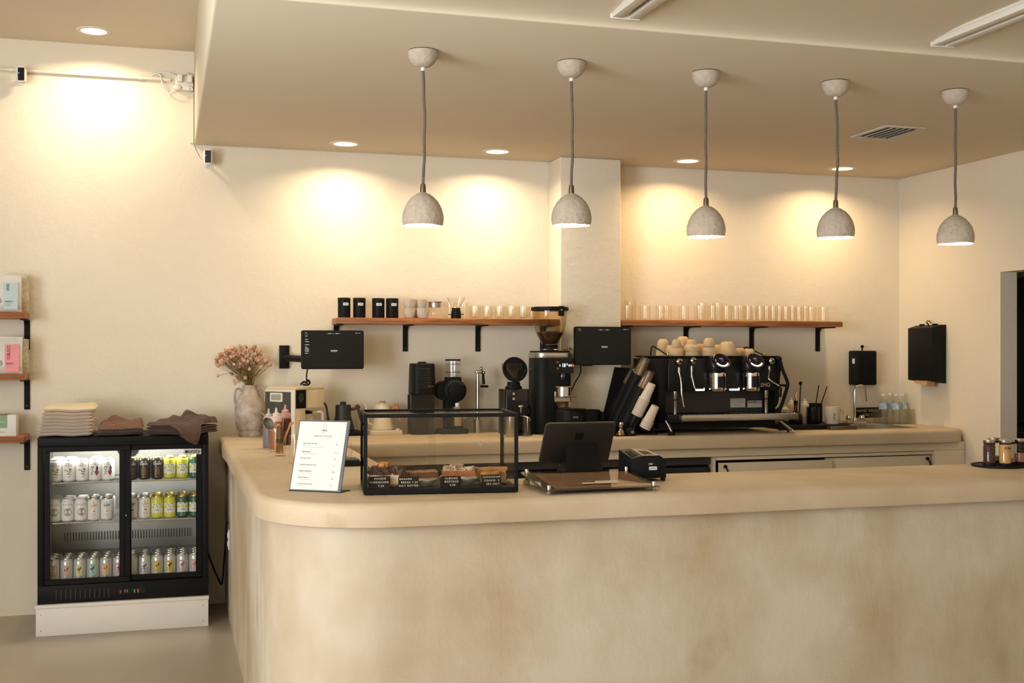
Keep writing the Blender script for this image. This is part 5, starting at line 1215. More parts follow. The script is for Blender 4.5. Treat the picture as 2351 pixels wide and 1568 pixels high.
# soda maker
t = thing('soda_maker', 'tall black sparkling water maker left of the clear-hopper grinder', 'soda maker', (1.50, 6.985, WT))
P_ = rrect(.150, .175, .045, 6)
def taper(b_, k0, k1, z0, z1):
    out = []
    for x, y, z in b_.v: f = k0 + (k1 - k0) * (z - z0) / (z1 - z0); out.append((x * f, y * f, z))
    b_.v = out; return b_
taper(MB().prism(P_, .19, Matrix.Translation((0, .0, .24))), 1.0, .93, .24, .43).build('head', BLACK, t, bevel=(.010, 4))
MB().prism(rrect(.155, .075, .03, 5, 0, .05), .239, Matrix.Translation((0, 0, 0))).build('rear_column', BLACK, t)
taper(MB().prism(P_, .022), 1.06, 1.04, 0, .022).build('foot_tray', BLACK, t, bevel=(.004, 2))
MB().box(-.072, .072, -.03, .04, .022, .24).build('bottle_recess', mat('soda_inner', '#111111', .3), t)
o = MB()
for k in range(12): o.tube([(.0 + .060 * u, -.0885 + .006 * abs(u) ** 2 * 1.2, .285 + k * .0105) for u in (-.55, -.3, 0, .3, .55)], .0011, 4)
o.build('ridges', DARK, t)
MB().lathe([(0, .43), (.026, .43), (.028, .434), (.024, .440), (0, .441)], 22).build('top_button', DARK, t)
MB().box(.018, .054, -.0875, -.0862, .292, .2945).build('brand_print', BRASS, t)
for x in (-.02, .0, .02, .036): MB().ball((x, -.05, .243), .007, 8, 6).build('nozzle', CHROME, t)

# grinder with clear hopper
t = thing('coffee_grinder', 'black cast grinder with clear cylindrical hopper', 'grinder', (1.695, 6.985, WT))
MB().prism(rrect(.185, .15, .03, 4, -.01, -.02), .030).build('foot', BLACKM, t, bevel=(.008, 3))
MB().box(-.052, .03, -.02, .065, .03, .21).build('column', BLACKM, t, bevel=(.01, 3))
My = Matrix.Rotation(pi / 2, 4, 'X')
MB().lathe([(0, 0), (.056, 0), (.060, .006), (.060, .10), (0, .10)], 36, M=Matrix.Translation((-.048, .07, .262)) @ My).build('motor', BLACKM, t)
MB().lathe([(0, 0), (.070, 0), (.070, .075), (.062, .083), (.050, .086), (.048, .100), (.030, .104), (0, .104)], 36, M=Matrix.Translation((.002, .02, .262)) @ My).build('grind_head', BLACKM, t)
for x in (-.036, .040): MB().lathe([(0, 0), (.006, 0), (.006, .004), (0, .005)], 12, M=Matrix.Translation((x + .002, -.066, .262)) @ My).build('brass_screw', BRASS, t)
for k, ch in enumerate('FINECOARSE'):
    a = radians(140 - k * 11); text(ch, .0085, INKG, t, (.002 + .058 * cos(a), -.0645, .262 + .058 * sin(a)), Matrix.Rotation(pi / 2 - a, 4, 'Y') @ Matrix.Rotation(pi / 2, 4, 'X'))
MB().box(-.045, .048, -.03, .05, .31, .345).build('hopper_seat', BLACKM, t, bevel=(.006, 2))
MB().lathe([(.046, .345), (.046, .445), (.044, .445), (.044, .37), (.020, .347)], 32, (.002, .01, 0)).build('hopper', GLASS, t)
b = MB(); b.tube([(.002 + .0455 * cos(a), .01 + .0455 * sin(a), .425) for a in (2 * pi * k / 28 for k in range(28))], .0015, 5, closed=True).tube([(.002 + .0455 * cos(a), .01 + .0455 * sin(a), .375) for a in (2 * pi * k / 28 for k in range(28))], .0015, 5, closed=True); b.build('hopper_rings', DARK, t)
MB().lathe([(0, .4455), (.047, .4455), (.048, .450), (.047, .455), (0, .455)], 30, (.002, .01, 0)).build('hopper_lid', BLACK, t)
t2 = thing('dosing_cup', 'brushed steel dosing cup hanging below the clear-hopper grinder', 'cup', (1.702, 6.905, WT + .05))
MB().lathe([(0, .0), (.026, .0), (.028, .003), (.034, .112), (.036, .115), (.033, .115), (.026, .006), (0, .005)], 26).build('cup', STEEL, t2); MB().lathe([(0, .116), (.012, .116), (.012, .138), (.0, .140)], 14).build('chute_knob', PAPER, t2)
MB().tube(spline([(.034, 0, .09), (.055, 0, .085), (.055, 0, .05), (.031, 0, .045)], 4), .004, 8).build('handle', STEEL, t2)
MB().box(-.036, .036, -.01, .03, -.019, -.0005).build('rest', BLACKM, t2)
# chrome water tap
t = thing('water_tap', 'slim chrome hot water tap with black lever', 'tap', (1.852, 6.985, WT))
MB().lathe([(0, 0), (.022, 0), (.023, .006), (.026, .075), (.027, .080), (0, .080)], 24).build('cup_base', STEEL, t); MB().rod((.0, 0, .08), (.0, 0, .375), .010, 16).build('column', CHROME, t)
MB().box(-.016, .032, -.022, .012, .365, .388).build('head', CHROME, t, bevel=(.006, 3)); MB().ball((.022, -.005, .398), .0115, 14, 10).build('ball_knob', CHROME, t); MB().ball((.036, -.012, .372), .0115, 14, 10).build('ball_knob', CHROME, t)
MB().rod((.030, -.018, .365), (.034, -.018, .300), .008, 12, .010).build('lever', BLACK, t); MB().rod((.014, -.018, .288), (.062, -.018, .286), .0075, 12).build('lever_grip', BLACK, t)

# small on-demand grinder with open lid
t = thing('coffee_grinder', 'small black espresso grinder with its round hopper lid flipped open', 'grinder', (2.03, 6.80, WT))
MB().prism(rrect(.15, .16, .012, 4), .275).build('body', BLACKG, t, bevel=(.004, 2))
MB().lathe([(.052, .276), (.052, .285), (.040, .298), (.038, .318), (0, .318)], 28).build('neck', BLACK, t)
GH = glass('hopper_clear', '#fbf8f2', 1.5, .03, 1.0)
MB().lathe([(.040, .319), (.043, .335), (.062, .372), (.074, .410), (.076, .432), (.074, .432), (.072, .41), (.060, .374), (.038, .335)], 30).build('hopper', GH, t)
Ml = Matrix.Translation((0, -.02, .392)) @ Matrix.Rotation(radians(74), 4, 'X')
MB().lathe([(0, 0), (.074, 0), (.078, .003), (.078, .012), (.070, .014), (.068, .006), (0, .006)], 36, M=Ml).build('lid', BLACK, t)
MB().tube(spline([(-.03, -.005, .33), (-.03, -.005, .355), (-.018, -.005, .365), (-.006, -.005, .352), (-.006, -.005, .33)], 4), .004, 6).build('hopper_yoke', BLACK, t)
MB().tube(spline([(.006, -.005, .33), (.008, -.005, .355), (.018, -.005, .362), (.028, -.005, .35), (.03, -.005, .33)], 4), .004, 6).build('hopper_yoke', BLACK, t)
MB().rod((.06, -.03, .385), (.105, -.03, .398), .0018, 6).build('lid_pin', STEEL, t)
pn = MB().box(-.012, .062, -.0825, -.0805, .205, .258).build('display', mat('display_dark', '#2a2522', .3), t)
for z in (.248, .218): MB().cyl((0, 0, 0), .008, .006, 14, None, Matrix.Translation((-.025, -.0805, z)) @ My).build('button', CHROME, t)
MB().ball((.078, -.05, .235), .010, 12, 8).build('side_knob', CHROME, t)
MB().ball((.022, -.082, .172), .019, 14, 8, (1.0, .5, .55)).rod((.022, -.084, .17), (.022, -.082, .135), .009, 10, .005).build('spout', CHROME, t)
b = MB(); b.tube(spline([(.02, -.08, .115), (.035, -.105, .112), (.06, -.12, .105), (.07, -.118, .09)], 4), .004, 6); b.build('portafilter_fork', STEEL, t)
MB().prism(rrect(.15, .11, .02, 3, 0, -.10), .012).build('drip_tray', BLACK, t, bevel=(.003, 2))
MB().tube(spline([(.076, .0, .20), (.095, -.01, .17), (.10, -.02, .13), (.085, -.02, .10)], 5), .005, 6).build('cable', BLACK, t)
# little steel pitcher and glass in front of it, seen through the case
o = MB().lathe([(0, 0), (.030, 0), (.032, .004), (.034, .12), (.032, .12), (.030, .006), (0, .005)], 24).build('steel_pitcher', STEEL, loc=(1.955, 6.60, WT), smooth=50); tag(o, 'small steel pitcher in front of the flip-lid grinder', 'pitcher')
tumbler('drinking_glass', 2.045, 6.585, WT, .028, .115, 'clear glass beside the steel pitcher in front of the flip-lid grinder', None)
# outlet behind it
o = MB().box(2.115, 2.165, BW - .008, BW - .001, 1.215, 1.30).build('outlet', WHITE, loc=(2.14, BW, 1.25), world=True, bevel=(.002, 2)); tag(o, 'white wall outlet beside the flip-lid grinder', 'outlet')

# tall on-demand grinder with bean hopper
GX, GY = 2.262, 6.80
t = thing('coffee_grinder', 'tall black grinder with big bean hopper in front of the column', 'grinder', (GX, GY, WT))
MB().prism(rrect(.235, .215, .06, 6), .462).build('body', BLACK, t, bevel=(.003, 2))
MB().prism(rrect(.237, .217, .061, 6), .034, Matrix.Translation((0, 0, .4625))).build('metal_collar', STEEL, t, bevel=(.003, 2))
MB().prism(rrect(.22, .20, .055, 6), .010, Matrix.Translation((0, 0, .4967))).build('top_cap', BLACKM, t)
MB().lathe([(.055, .507), (.058, .512), (.052, .518), (0, .518)], 28).build('hopper_ring', CHROME, t)
MB().lathe([(.050, .5185), (.049, .540), (.052, .545), (.047, .545), (.045, .52)], 28).build('hopper_neck', BLACK, t)
HG = glass('hopper_smoke', '#f5efe4', 1.5, .03, .9)
MB().lathe([(.050, .546), (.066, .580), (.088, .620), (.100, .665), (.106, .720), (.108, .752), (.106, .752), (.098, .665), (.086, .621), (.048, .546)], 36).build('hopper', HG, t)
BEAN = mat('coffee_beans', '#35200f', .45, vary=(140, .5), bump=(150, 1.0, .008))
MB().lathe([(0, .548), (.046, .548), (.062, .580), (.080, .613), (.078, .622), (.04, .627), (0, .628)], 30).build('beans', BEAN, t)
MB().lathe([(0, .752), (.112, .752), (.116, .756), (.116, .772), (.112, .776), (0, .776)], 40).build('hopper_lid', BLACK, t)
MB().box(.016, .052, -.124, -.112, .718, .7785).build('lid_latch', BLACK, t, bevel=(.003, 2))
MB().prism([(-.008, 0), (.008, 0), (0, .010)], .001, Matrix.Translation((.034, -.1245, .752)) @ My).build('latch_mark', INKG, t)
MB().rod((.075, -.02, .515), (.12, -.04, .520), .004, 8).box(.10, .125, -.05, -.03, .512, .524).build('shutter_pull', BRASS, t)
fp = MB().box(-.045, .116, -.1105, -.1078, .370, .462).build('display_panel', BLACKG, t)
text('18', .030, emis('display_white', '#eef0ff', 1.6), fp, (.052, -.1112, .418), bold=.02, sx=.85)
for x, z, w_ in ((.026, .418, .004), (.072, .425, .004), (.083, .418, .008), (.096, .418, .006)): MB().box(x, x + w_, -.1115, -.1108, z - .006, z + .006).build('display_mark', emis('display_white', '#eef0ff', 1.6), fp)
for z in (.437, .400): MB().cyl((0, 0, 0), .0075, .006, 16, None, Matrix.Translation((.012, -.1108, z)) @ My).build('button', mat('bronze', '#8a6a48', .35, .9), fp)
MB().lathe([(0, 0), (.011, 0), (.011, .005), (.008, .008), (0, .008)], 18, M=Matrix.Translation((.110, -.1108, .418)) @ My).build('dial', BRASS, fp)
MB().ball((.045, -.112, .352), .018, 14, 10, (1, .7, 1.4)).build('grind_spout', mat('spout_bluish', '#5a5878', .2, .8), t)
b = MB(); b.tube([(.045 + .046 * cos(a), -.118 + .025 * sin(a), .288) for a in (2 * pi * k / 28 for k in range(28))], .006, 8, closed=True).lathe([(.047, .232), (.047, .288)], 28, (.045, -.12, 0)); b.build('portafilter_basket', CHROME, t)
MB().rod((.07, -.16, .232), (.115, -.17, .230), .004, 8).build('fork_arm', CHROME, t)
b = MB().add([(-.008, -.110, .26), (.092, -.110, .26), (.092, -.115, .20), (-.008, -.115, .20), (.0, -.165, .165), (.098, -.165, .165)], [(0, 1, 2, 3), (3, 2, 5, 4)]); b.build('steel_guide', mat('guide_steel', '#a89c8c', .25, 1.0), t)
# auto tamper in front of grinder
t = thing('tamping_machine', 'squat round black tamping machine in front of the tall grinder', 'tamper', (2.305, 6.53, WT))
MB().lathe([(0, .09), (.078, .09), (.082, .095), (.082, .150), (.076, .156), (0, .156)], 36, (0, .02, 0)).build('press_head', BLACK, t)
MB().prism(rrect(.13, .10, .02, 4, 0, .03), .09).build('column', BLACK, t); MB().prism(rrect(.15, .15, .02, 4), .014).build('foot', BLACK, t, bevel=(.003, 2))
MB().lathe([(.080, .1565), (.085, .162), (0, .162)], 30, (0.01, .02, 0)).build('top_disc', BLACKM, t)
text('puq', .020, INKG, t, (.008, -.063, .118)); MB().lathe([(0, 0), (.033, 0), (.033, .006), (0, .006)], 24, (0, -.01, .078)).build('tamp_base', STEEL, t)
# knock-out bin, portafilter
t = thing('knock_box', 'black round knock-out bin beside the column base', 'bin', (2.49, 6.74, WT))
MB().lathe([(0, 0), (.070, 0), (.076, .006), (.078, .135), (.072, .145), (.068, .142), (.070, .01), (0, .008)], 32).build('tub', BLACK, t); MB().box(.079, .100, -.02, .02, .0, .132).build('side_grip', BLACK, t, bevel=(.004, 2)); MB().rod((-.069, 0, .125), (.069, 0, .125), .009, 12).build('knock_bar', BLACKM, t)
MB().box(.0765, .0785, -.012, -.006, .105, .125).build('chrome_pin', BRASS, t)
t = thing('portafilter', 'chrome portafilter resting in front of the knock-out bin', 'portafilter', (2.44, 6.55, WT))
MB().lathe([(0, .03), (.03, .03), (.034, .05), (.035, .062), (.033, .062), (.030, .045), (0, .04)], 26).build('basket', CHROME, t); MB().rod((0, -.03, .045), (.0, -.09, .04), .012, 12).build('handle', BLACK, t); MB().cyl((0, 0, 0), .022, .0295, 18).build('rest', BLACK, t)
# tamper and distribution tools
q = PZ(1427, 1002, WT)
t = thing('hand_tamper', 'chrome-knobbed hand tamper on a black stand near the cup rack', 'tamper', (q.x + .01, q.y + .035, WT))
MB().box(-.04, .045, -.035, .05, 0, .006).build('mat', BLACK, t); MB().lathe([(0, .006), (.029, .006), (.029, .020), (0, .020)], 26).build('base', mat('copper_ring', '#b98a5c', .25, 1.0), t)
MB().lathe([(.024, .0202), (.020, .030), (.008, .042), (.008, .052), (.014, .060), (.017, .070), (.014, .082), (0, .086)], 22).build('handle', CHROME, t); MB().ball((-.028, .02, .072), .016, 14, 10).rod((-.028, .02, .0065), (-.028, .02, .06), .008, 10).build('second_tool', BLACKM, t)
t = thing('distribution_tool', 'small round coffee distributor with metal badge', 'tool', (q.x + .070, q.y + .03, WT))
MB().lathe([(0, 0), (.029, 0), (.030, .004), (.030, .040), (.026, .045), (0, .046)], 26).build('body', BLACK, t); MB().cyl((0, 0, 0), .010, .002, 18, None, Matrix.Translation((0, -.0300, .024)) @ My).build('badge', STEEL, t)

# ------------------------------------------------------------------ slanted cup rack with clear and paper cup stacks
RX, RY = 2.80, 6.62
t = thing('cup_rack', 'black slanted cup dispenser rack left of the espresso machine', 'cup rack', (RX, RY, WT))
MB().box(-.17, .045, -.13, .298, 0, .010).build('foot', BLACK, t, bevel=(.002, 2))
ph = radians(22); up = Vector((sin(ph) * .94, -.30, cos(ph))).normalized()
b = MB().add([(-.17, .292, .0102), (-.02, .292, .0102), (.045, .212, .395), (-.10, .212, .405), (-.17, .278, .0102), (-.02, .278, .0102), (.045, .198, .395), (-.10, .198, .405)], [(0, 1, 2, 3), (4, 7, 6, 5), (0, 4, 5, 1), (1, 5, 6, 2), (2, 6, 7, 3), (3, 7, 4, 0)]); b.build('back_board', BLACK, t)
b = MB().add([(.026, -.10, .0102), (.042, -.10, .0102), (.05, -.03, .30), (.036, -.03, .30), (.026, .12, .0102), (.042, .12, .0102), (.05, .12, .395), (.036, .12, .395)], [(0, 1, 2, 3), (4, 7, 6, 5), (0, 4, 5, 1), (1, 5, 6, 2), (2, 6, 7, 3), (3, 7, 4, 0)]); b.build('side_board', BLACK, t)
def stackM(e): # cup axis: mouth at point e
    return Matrix.Translation(e) @ up.to_track_quat('Z', 'Y').to_matrix().to_4x4()
PLC = glass('plastic_cup', '#fbf7f0', 1.45, .15, 1.6, .04, '#e6d3b4'); PPC = mat('paper_cup', '#ddd0be', .6)
specs = [((1484, 822), 6.62, .040, True, 9, 'the tallest clear stack'), ((1458, 846), 6.765, .036, True, 5, 'the hindmost clear stack'), ((1494, 852), 6.54, .040, True, 9, 'the front clear stack'), ((1497, 881), 6.47, .034, False, 9, 'the upper paper cup stack'), ((1505, 932), 6.44, .034, False, 4, 'the lower paper cup stack')]
for (pxy, Y, r_, clear, n, lb) in specs:
    e = PY(*pxy, Y); M0 = stackM(e); hh = .115 if clear else .108
    tubeo = None
    L_ = min(.46, (e.z - WT - .034) / up.z)
    tr_ = MB().lathe([(r_ * 1.09 + .003, -L_), (r_ * 1.09 + .003, -hh * .95 if clear else -hh - n * .0135 * .85)], 22, M=Matrix.Translation(-Vector((RX, RY, WT))) @ M0).build('cup_tube', BLACKG if not clear else BLACK, t)
    step = .0135 if not clear else .012
    proto = None
    for k in range(n):
        off = M0 @ Matrix.Translation((0, 0, -hh - k * step))
        if proto is None:
            if clear: b = MB().lathe([(0, .004), (r_ * .70, .0), (r_ * .74, .010), (r_ * .96, hh - .006), (r_ * 1.0, hh - .004), (r_ * 1.0, hh)], 22)
            else: b = MB().lathe([(0, .006), (r_ * .68, .006), (r_ * .68, 0), (r_ * .70, .0), (r_ * .93, hh - .006), (r_ * 1.05, hh - .006), (r_ * 1.09, hh - .003), (r_ * 1.05, hh)], 24)
            # whole nested cup upside: closed end towards the mouth of the tube
            o = b.build('plastic_cup' if clear else 'paper_cup', PLC if clear else PPC); proto = o
        else: o = proto.copy(); col.objects.link(o)
        o.matrix_world = M0 @ Matrix.Translation((0, 0, -k * step)) @ Matrix.Rotation(pi, 4, 'X')
        tag(o, ('clear plastic cup' if clear else 'white paper cup') + ', %s from top of %s' % (ORDN[k], lb), 'cup', lb.replace('the ', '', 1))

# ================================================================== ESPRESSO MACHINE
EX0, EX1, EYF, EYB, EZT = 2.905, 3.640, 6.47, 6.93, 1.470
t = thing('espresso_machine', 'large black two-group espresso machine on the back counter', 'espresso machine', ((EX0 + EX1) / 2, 6.65, WT))
EB = mat('machine_black', '#161616', .3, spec=.25); EBM = mat('machine_panel', '#2c2723', .38, .3)
b = MB().box(EX0, EX1, EYF, EYB, 1.262, EZT - .004); b.build('upper_body', EB, t, world=True, bevel=(.008, 3))
MB().box(EX0 - .015, EX1 + .02, EYF - .005, EYB + .01, EZT - .0035, EZT + .006).build('top_tray', BLACKM, t, world=True, bevel=(.003, 2))
MB().box(EX0 + .03, EX1 - .03, EYF + .12, EYB, 1.125, 1.2615).build('splash_panel', EBM, t, world=True)
MB().box(EX0 - .02, EX1 + .05, EYF - .03, EYB, 1.075, 1.1245).build('lower_body', EB, t, world=True, bevel=(.005, 2))
# side cheeks (left one is a tall dark trapezoid)
for (xa, xb) in ((EX0 - .045, EX0 - .002), (EX1 + .002, EX1 + .03)):
    P_ = [(EYF + .04, 1.08), (EYF + .02, 1.30), (EYF - .01, EZT - .012), (EYB - .02, EZT - .012), (EYB - .02, 1.06)]
    MB().prism(P_, xb - xa, Matrix.Translation((xa, 0, 0)) @ Matrix(((0, 0, 1, 0), (1, 0, 0, 0), (0, 1, 0, 0), (0, 0, 0, 1)))).build('side_cheek', BLACK, t, world=True, bevel=(.004, 2))
MB().box(EX0 - .04, EX1 + .02, EYF + .06, EYB - .02, 1.03, 1.0745).build('under_tray', BLACK, t, world=True)
# drip tray with steel lip and grate bars
dt = MB().box(2.965, 3.752, 6.405, 6.58, 1.083, 1.117).build('drip_tray', STEEL, t, world=True, bevel=(.002, 2))
MB().box(2.975, 3.745, 6.412, 6.575, 1.1172, 1.1205).build('drip_grate', mat('grate_steel', '#cfc9bd', .25, 1.0), dt, world=True)
for k in range(22): MB().box(2.98 + k * .0345, 2.9835 + k * .0345, 6.412, 6.575, 1.1206, 1.1235).build('grate_bar', CHROME, dt, world=True)
# legs
for (p0, p1) in (((2.886, 6.46, 1.085), (2.907, 6.425, 1.022)), ((3.640, 6.46, 1.085), (3.712, 6.43, 1.020)), ((2.92, 6.88, 1.05), (2.90, 6.90, 1.02)), ((3.64, 6.88, 1.05), (3.68, 6.90, 1.02))):
    lg = MB().rod(p0, p1, .0085, 14, .0075).build('leg', STEEL, t, world=True)
    MB().lathe([(0, 0), (.021, 0), (.023, .005), (.018, .018), (.009, .024), (0, .024)], 20, (p1[0], p1[1], WT)).build('foot', BLACKG if p1[0] < 3 else CHROME, lg, world=True)
# chrome standoffs between upper body and drip tray
for x in (2.949, 3.562):
    c_ = MB().lathe([(0, 1.118), (.011, 1.118), (.011, 1.205), (.0115, 1.206), (.0115, 1.213), (.012, 1.214), (.0135, 1.262), (0, 1.262)], 20, (x, 6.468, 0)).build('standoff', STEEL, t, world=True)
    MB().cyl((x, 6.468, 1.206), .0125, .007, 18).build('ring', BLACK, c_, world=True)
# groups
WLED = emis('white_led', '#fff6e6', 5.0)
for gx in (3.212, 3.440):
    g = MB().lathe([(0, 1.262), (.050, 1.262), (.053, 1.268), (.053, 1.280), (.051, 1.282), (.051, 1.352), (.053, 1.354), (.053, 1.372), (.045, 1.378), (0, 1.378)], 36, (gx, 6.430, 0)).build('group_head', CHROME, t, world=True)
    MB().lathe([(.0515, 1.284), (.0515, 1.351)], 36, (gx + .004, 6.4285, 0)).build('group_sleeve', BLACKG, g, world=True)
    MB().lathe([(0, 1.378), (.050, 1.378), (.054, 1.39), (.056, 1.43), (.046, 1.47), (0, 1.48)], 32, (gx, 6.455, 0)).build('group_hood', EB, t, world=True)
    Md = Matrix.Translation((gx + .006, 6.398, 1.437)) @ Matrix.Rotation(radians(52), 4, 'X')
    dd = MB().lathe([(0, 0), (.052, 0), (.055, .003), (.055, .014), (.051, .018), (.049, .016), (0, .016)], 40, M=Md).build('group_display', BLACKG, t, world=True)
    b = MB(); b.tube([Md @ Vector((.053 * cos(a), .053 * sin(a), .0165)) for a in (2 * pi * k / 36 for k in range(36))], .0016, 6, closed=True); b.build('display_bezel', mat('bronze_bezel', '#7a644c', .3, 1.0), dd, world=True)
    n = 14; vs = []
    for k in range(n + 1):
        a = radians(-155 + 130 * k / n); wd = .0085 * (1 if 0 < k < n else .6)
        vs += [Md @ Vector(((.040 - wd * .5) * cos(a), (.040 - wd * .5) * sin(a), .0172)), Md @ Vector(((.040 + wd * .6) * cos(a), (.040 + wd * .6) * sin(a), .0172))]
    MB().add(vs, [(2 * k, 2 * k + 1, 2 * k + 3, 2 * k + 2) for k in range(n)]).build('light_arc', WLED, dd, world=True)
    BL_ = emis('display_blue', '#8f8fc9', .8)
    text('202', .017, BL_, dd, Md @ Vector((.0, .014, .0175)), Md.to_3x3().to_4x4(), world=True); text('9.1', .010, BL_, dd, Md @ Vector((.004, -.004, .0175)), Md.to_3x3().to_4x4(), world=True)
    MB().add([Md @ Vector(v) for v in ((-.042, -.006, .0175), (-.037, -.008, .0175), (-.036, .010, .0175), (-.041, .012, .0175))], [(0, 1, 2, 3)]).build('level_bar', BL_, dd, world=True)
for (p0, p1) in (((1598, 894), (1618, 894)), ((1676, 894), (1698, 894))):
    a, c_ = PY(*p0, 6.462), PY(*p1, 6.462); MB().box(a.x, c_.x, 6.4635, 6.4685, 1.264, 1.274).box(c_.x - .004, c_.x, 6.4635, 6.4685, 1.274, 1.280).build('work_light', WLED, t, world=True)
# steam and water wands with chrome knobs
KN = [(1560, 830), (1592, 828), (1772, 829)]
for k, pxy in enumerate(KN):
    q = PY(*pxy, 6.44)
    kn = MB().lathe([(0, 0), (.010, 0), (.010, .012), (.018, .016), (.0205, .024), (.019, .034), (.012, .040), (0, .041)], 22, M=Matrix.Translation((q.x, 6.469, q.z)) @ My).build('steam_knob', CHROME, t, world=True)
    MB().lathe([(0, .0), (.007, 0), (.007, .003), (0, .003)], 12, M=Matrix.Translation((q.x, 6.4278, q.z)) @ My).build('knob_cap', BLACK, kn, world=True)
wands = [[(1559, 848), (1560, 858), (1564, 880), (1565, 905), (1570, 935)], [(1588, 845), (1588, 862), (1591, 875), (1594, 888), (1597, 894)], [(1766, 845), (1765, 858), (1764, 868), (1772, 876), (1785, 884), (1793, 892), (1791, 912), (1786, 930), (1781, 938)]]
for k, wl in enumerate(wands):
    pts = [PY(x, y, 6.432 - (.012 * i if k == 2 else .004 * i)) for i, (x, y) in enumerate(wl)]
    wn = MB().tube(spline(pts, 5), .0052, 10).build('steam_wand', CHROME, t, world=True)
    MB().rod(pts[0] + Vector((0, 0, .012)), pts[0] - Vector((0, 0, .02)), .009, 12).build('wand_joint', STEEL, wn, world=True)
    if k == 2: MB().tube([pts[5] * .4 + pts[4] * .6, pts[5], pts[5] * .3 + pts[6] * .7, pts[6]], .0078, 10).build('wand_grip', BLACK, wn, world=True)
# black tubular side frame on the right
pts = [PY(1775, 822, 6.50), PY(1789, 826, 6.45), PY(1797, 850, 6.44), PY(1808, 878, 6.43), PY(1806, 893, 6.43), PY(1796, 925, 6.44), PY(1788, 946, 6.46)]
sf = MB().tube(spline(pts, 6), .0105, 12).build('side_frame', BLACKM, t, world=True)
a = PY(1780, 884, 6.46); c_ = PY(1807, 885, 6.43); MB().rod(a, c_, .008, 10).ball(PY(1789, 824, 6.44), .016, 12, 8).build('frame_strut', BLACKM, sf, world=True)
# stickers and logo
ye = EYF + .1193
for (p0, p1, lines) in (((1677, 915), (1711, 935), None), ((1716, 920), (1749, 935), 'SANREMO')):
    a, c_ = PY(*p0, ye), PY(*p1, ye); st = MB().box(a.x, c_.x, ye - .0005, ye, c_.z, a.z).build('sticker', mat('sticker_silver', '#b9b2a6', .6), t, world=True)
    w_, h_ = c_.x - a.x, a.z - c_.z
    if lines:
        text(lines, .015, INK, st, (a.x + w_ * .36, ye - .0012, a.z - h_ * .25), world=True, bold=.03)
        for k in range(4): MB().box(a.x + .004, a.x + w_ * (.9, .7, .5, .8)[k], ye - .0012, ye - .0008, a.z - h_ * (.5 + .12 * k) - .0012, a.z - h_ * (.5 + .12 * k)).build('print_line', INKG, st, world=True)
        for k in range(2): MB().box(a.x + w_ * .75, a.x + w_ * .94, ye - .0012, ye - .0008, a.z - h_ * (.2 + .14 * k) - .002, a.z - h_ * (.2 + .14 * k)).build('print_line', INK, st, world=True)
    else:
        for k in range(6): MB().box(a.x + w_ * (.06, .06, .1, .05, .2, .25)[k], a.x + w_ * (.88, .92, .9, .94, .7, .68)[k], ye - .0012, ye - .0008, a.z - h_ * (.16 + .13 * k) - .002, a.z - h_ * (.16 + .13 * k)).build('print_line', INKG if k % 2 else INK, st, world=True)
q = PY(1752, 884, EYF); text('SANREMO', .034, STEEL, t, (q.x - .022, EYF - .0012, q.z), world=True, bold=.015, sx=.9)
# cup rails on top
for pr in ([(1493, 818), (1496, 797), (1500, 795), (1534, 812)], [(1707, 806), (1708, 799), (1714, 797), (1755, 816)]):
    Ys = (6.86, 6.86, 6.84, 6.48); pts = [PY(x, y, Y) for (x, y), Y in zip(pr, Ys)]; pts[-1].z = EZT + .008
    rl = MB().tube(pts, .0045, 8).build('cup_rail', BLACKM, t, world=True)
    MB().rod((pts[-1].x, 6.485, EZT + .006), (pts[-1].x, 6.485, EZT + .024), .005, 10).build('rail_post', BRASS, rl, world=True)
MB().rod(PY(1500, 795, 6.86), PY(1707, 797, 6.86), .0018, 6).build('rear_rail', STEEL, t, world=True)

# upturned cups on the machine
CUPM = mat('speckled_stoneware', '#cbb08a', .7, vary=(120, .08))
CUPD = mat('stoneware_inside', '#b99f78', .7)
zc_ = EZT + .0062
def upcup(px, Y, r, h, lb, z=zc_, tall=False, par=None):
    x = PY(px, 818, Y).x
    prof = [(r, 0), (r * 1.0, h * .12), (r * .97, h * .40), (r * .88, h * .72), (r * .62, h * .95), (r * .55, h), (0, h)] if not tall else [(r, 0), (r * .97, h * .2), (r * .86, h * .5), (r * .66, h * .82), (r * .52, h * .97), (r * .4, h), (0, h)]
    prof = [(r * .92, .001)] + prof
    o = MB().lathe(prof, 26).build('stoneware_cup', CUPM, loc=(x, Y, z), smooth=50); return tag(o, lb, 'cup', 'upturned stoneware cups on the espresso machine')
G = [
 (1553, 6.56, .046, .052, .030, .046, 'at the front left'), (1588, 6.56, .050, .050, .034, .048, 'second from the left'), (1628, 6.56, .050, .058, .036, .052, 'at the front centre'),
]
for px, Y, r1, h1, r2, h2, pos in G:
    upcup(px, Y, r1, h1, 'lower upturned cup of the stack %s on the machine' % pos)
    upcup(px, Y, r2, h2, 'small upturned cup topping the stack %s on the machine' % pos, zc_ + h1 * .80 + .012)
upcup(1588, 6.56, .0515, .042, 'middle upturned cup of the second stack from the left', zc_ + .030)
upcup(1671, 6.56, .055, .088, 'tall bell-shaped upturned stoneware cup right of centre on the machine', tall=True)
upcup(1665, 6.70, .050, .086, 'tall upturned stoneware cup directly behind the bell-shaped one', tall=True)
for px, Y, r, h, lb in ((1699, 6.68, .036, .048, 'small upturned stoneware cup between bell cup and right display'), (1720, 6.66, .036, .044, 'small upturned stoneware cup behind the right display'), (1541, 6.66, .036, .065, 'upturned stoneware cup behind the front left stack'), (1521, 6.76, .042, .060, 'lower upturned stoneware cup at the far left back of the machine'), (1605, 6.74, .044, .075, 'upturned stoneware cup at the back behind the second stack'), (1650, 6.80, .044, .070, 'upturned stoneware cup at the back behind the centre stack')):
    upcup(px, Y, r, h, lb)
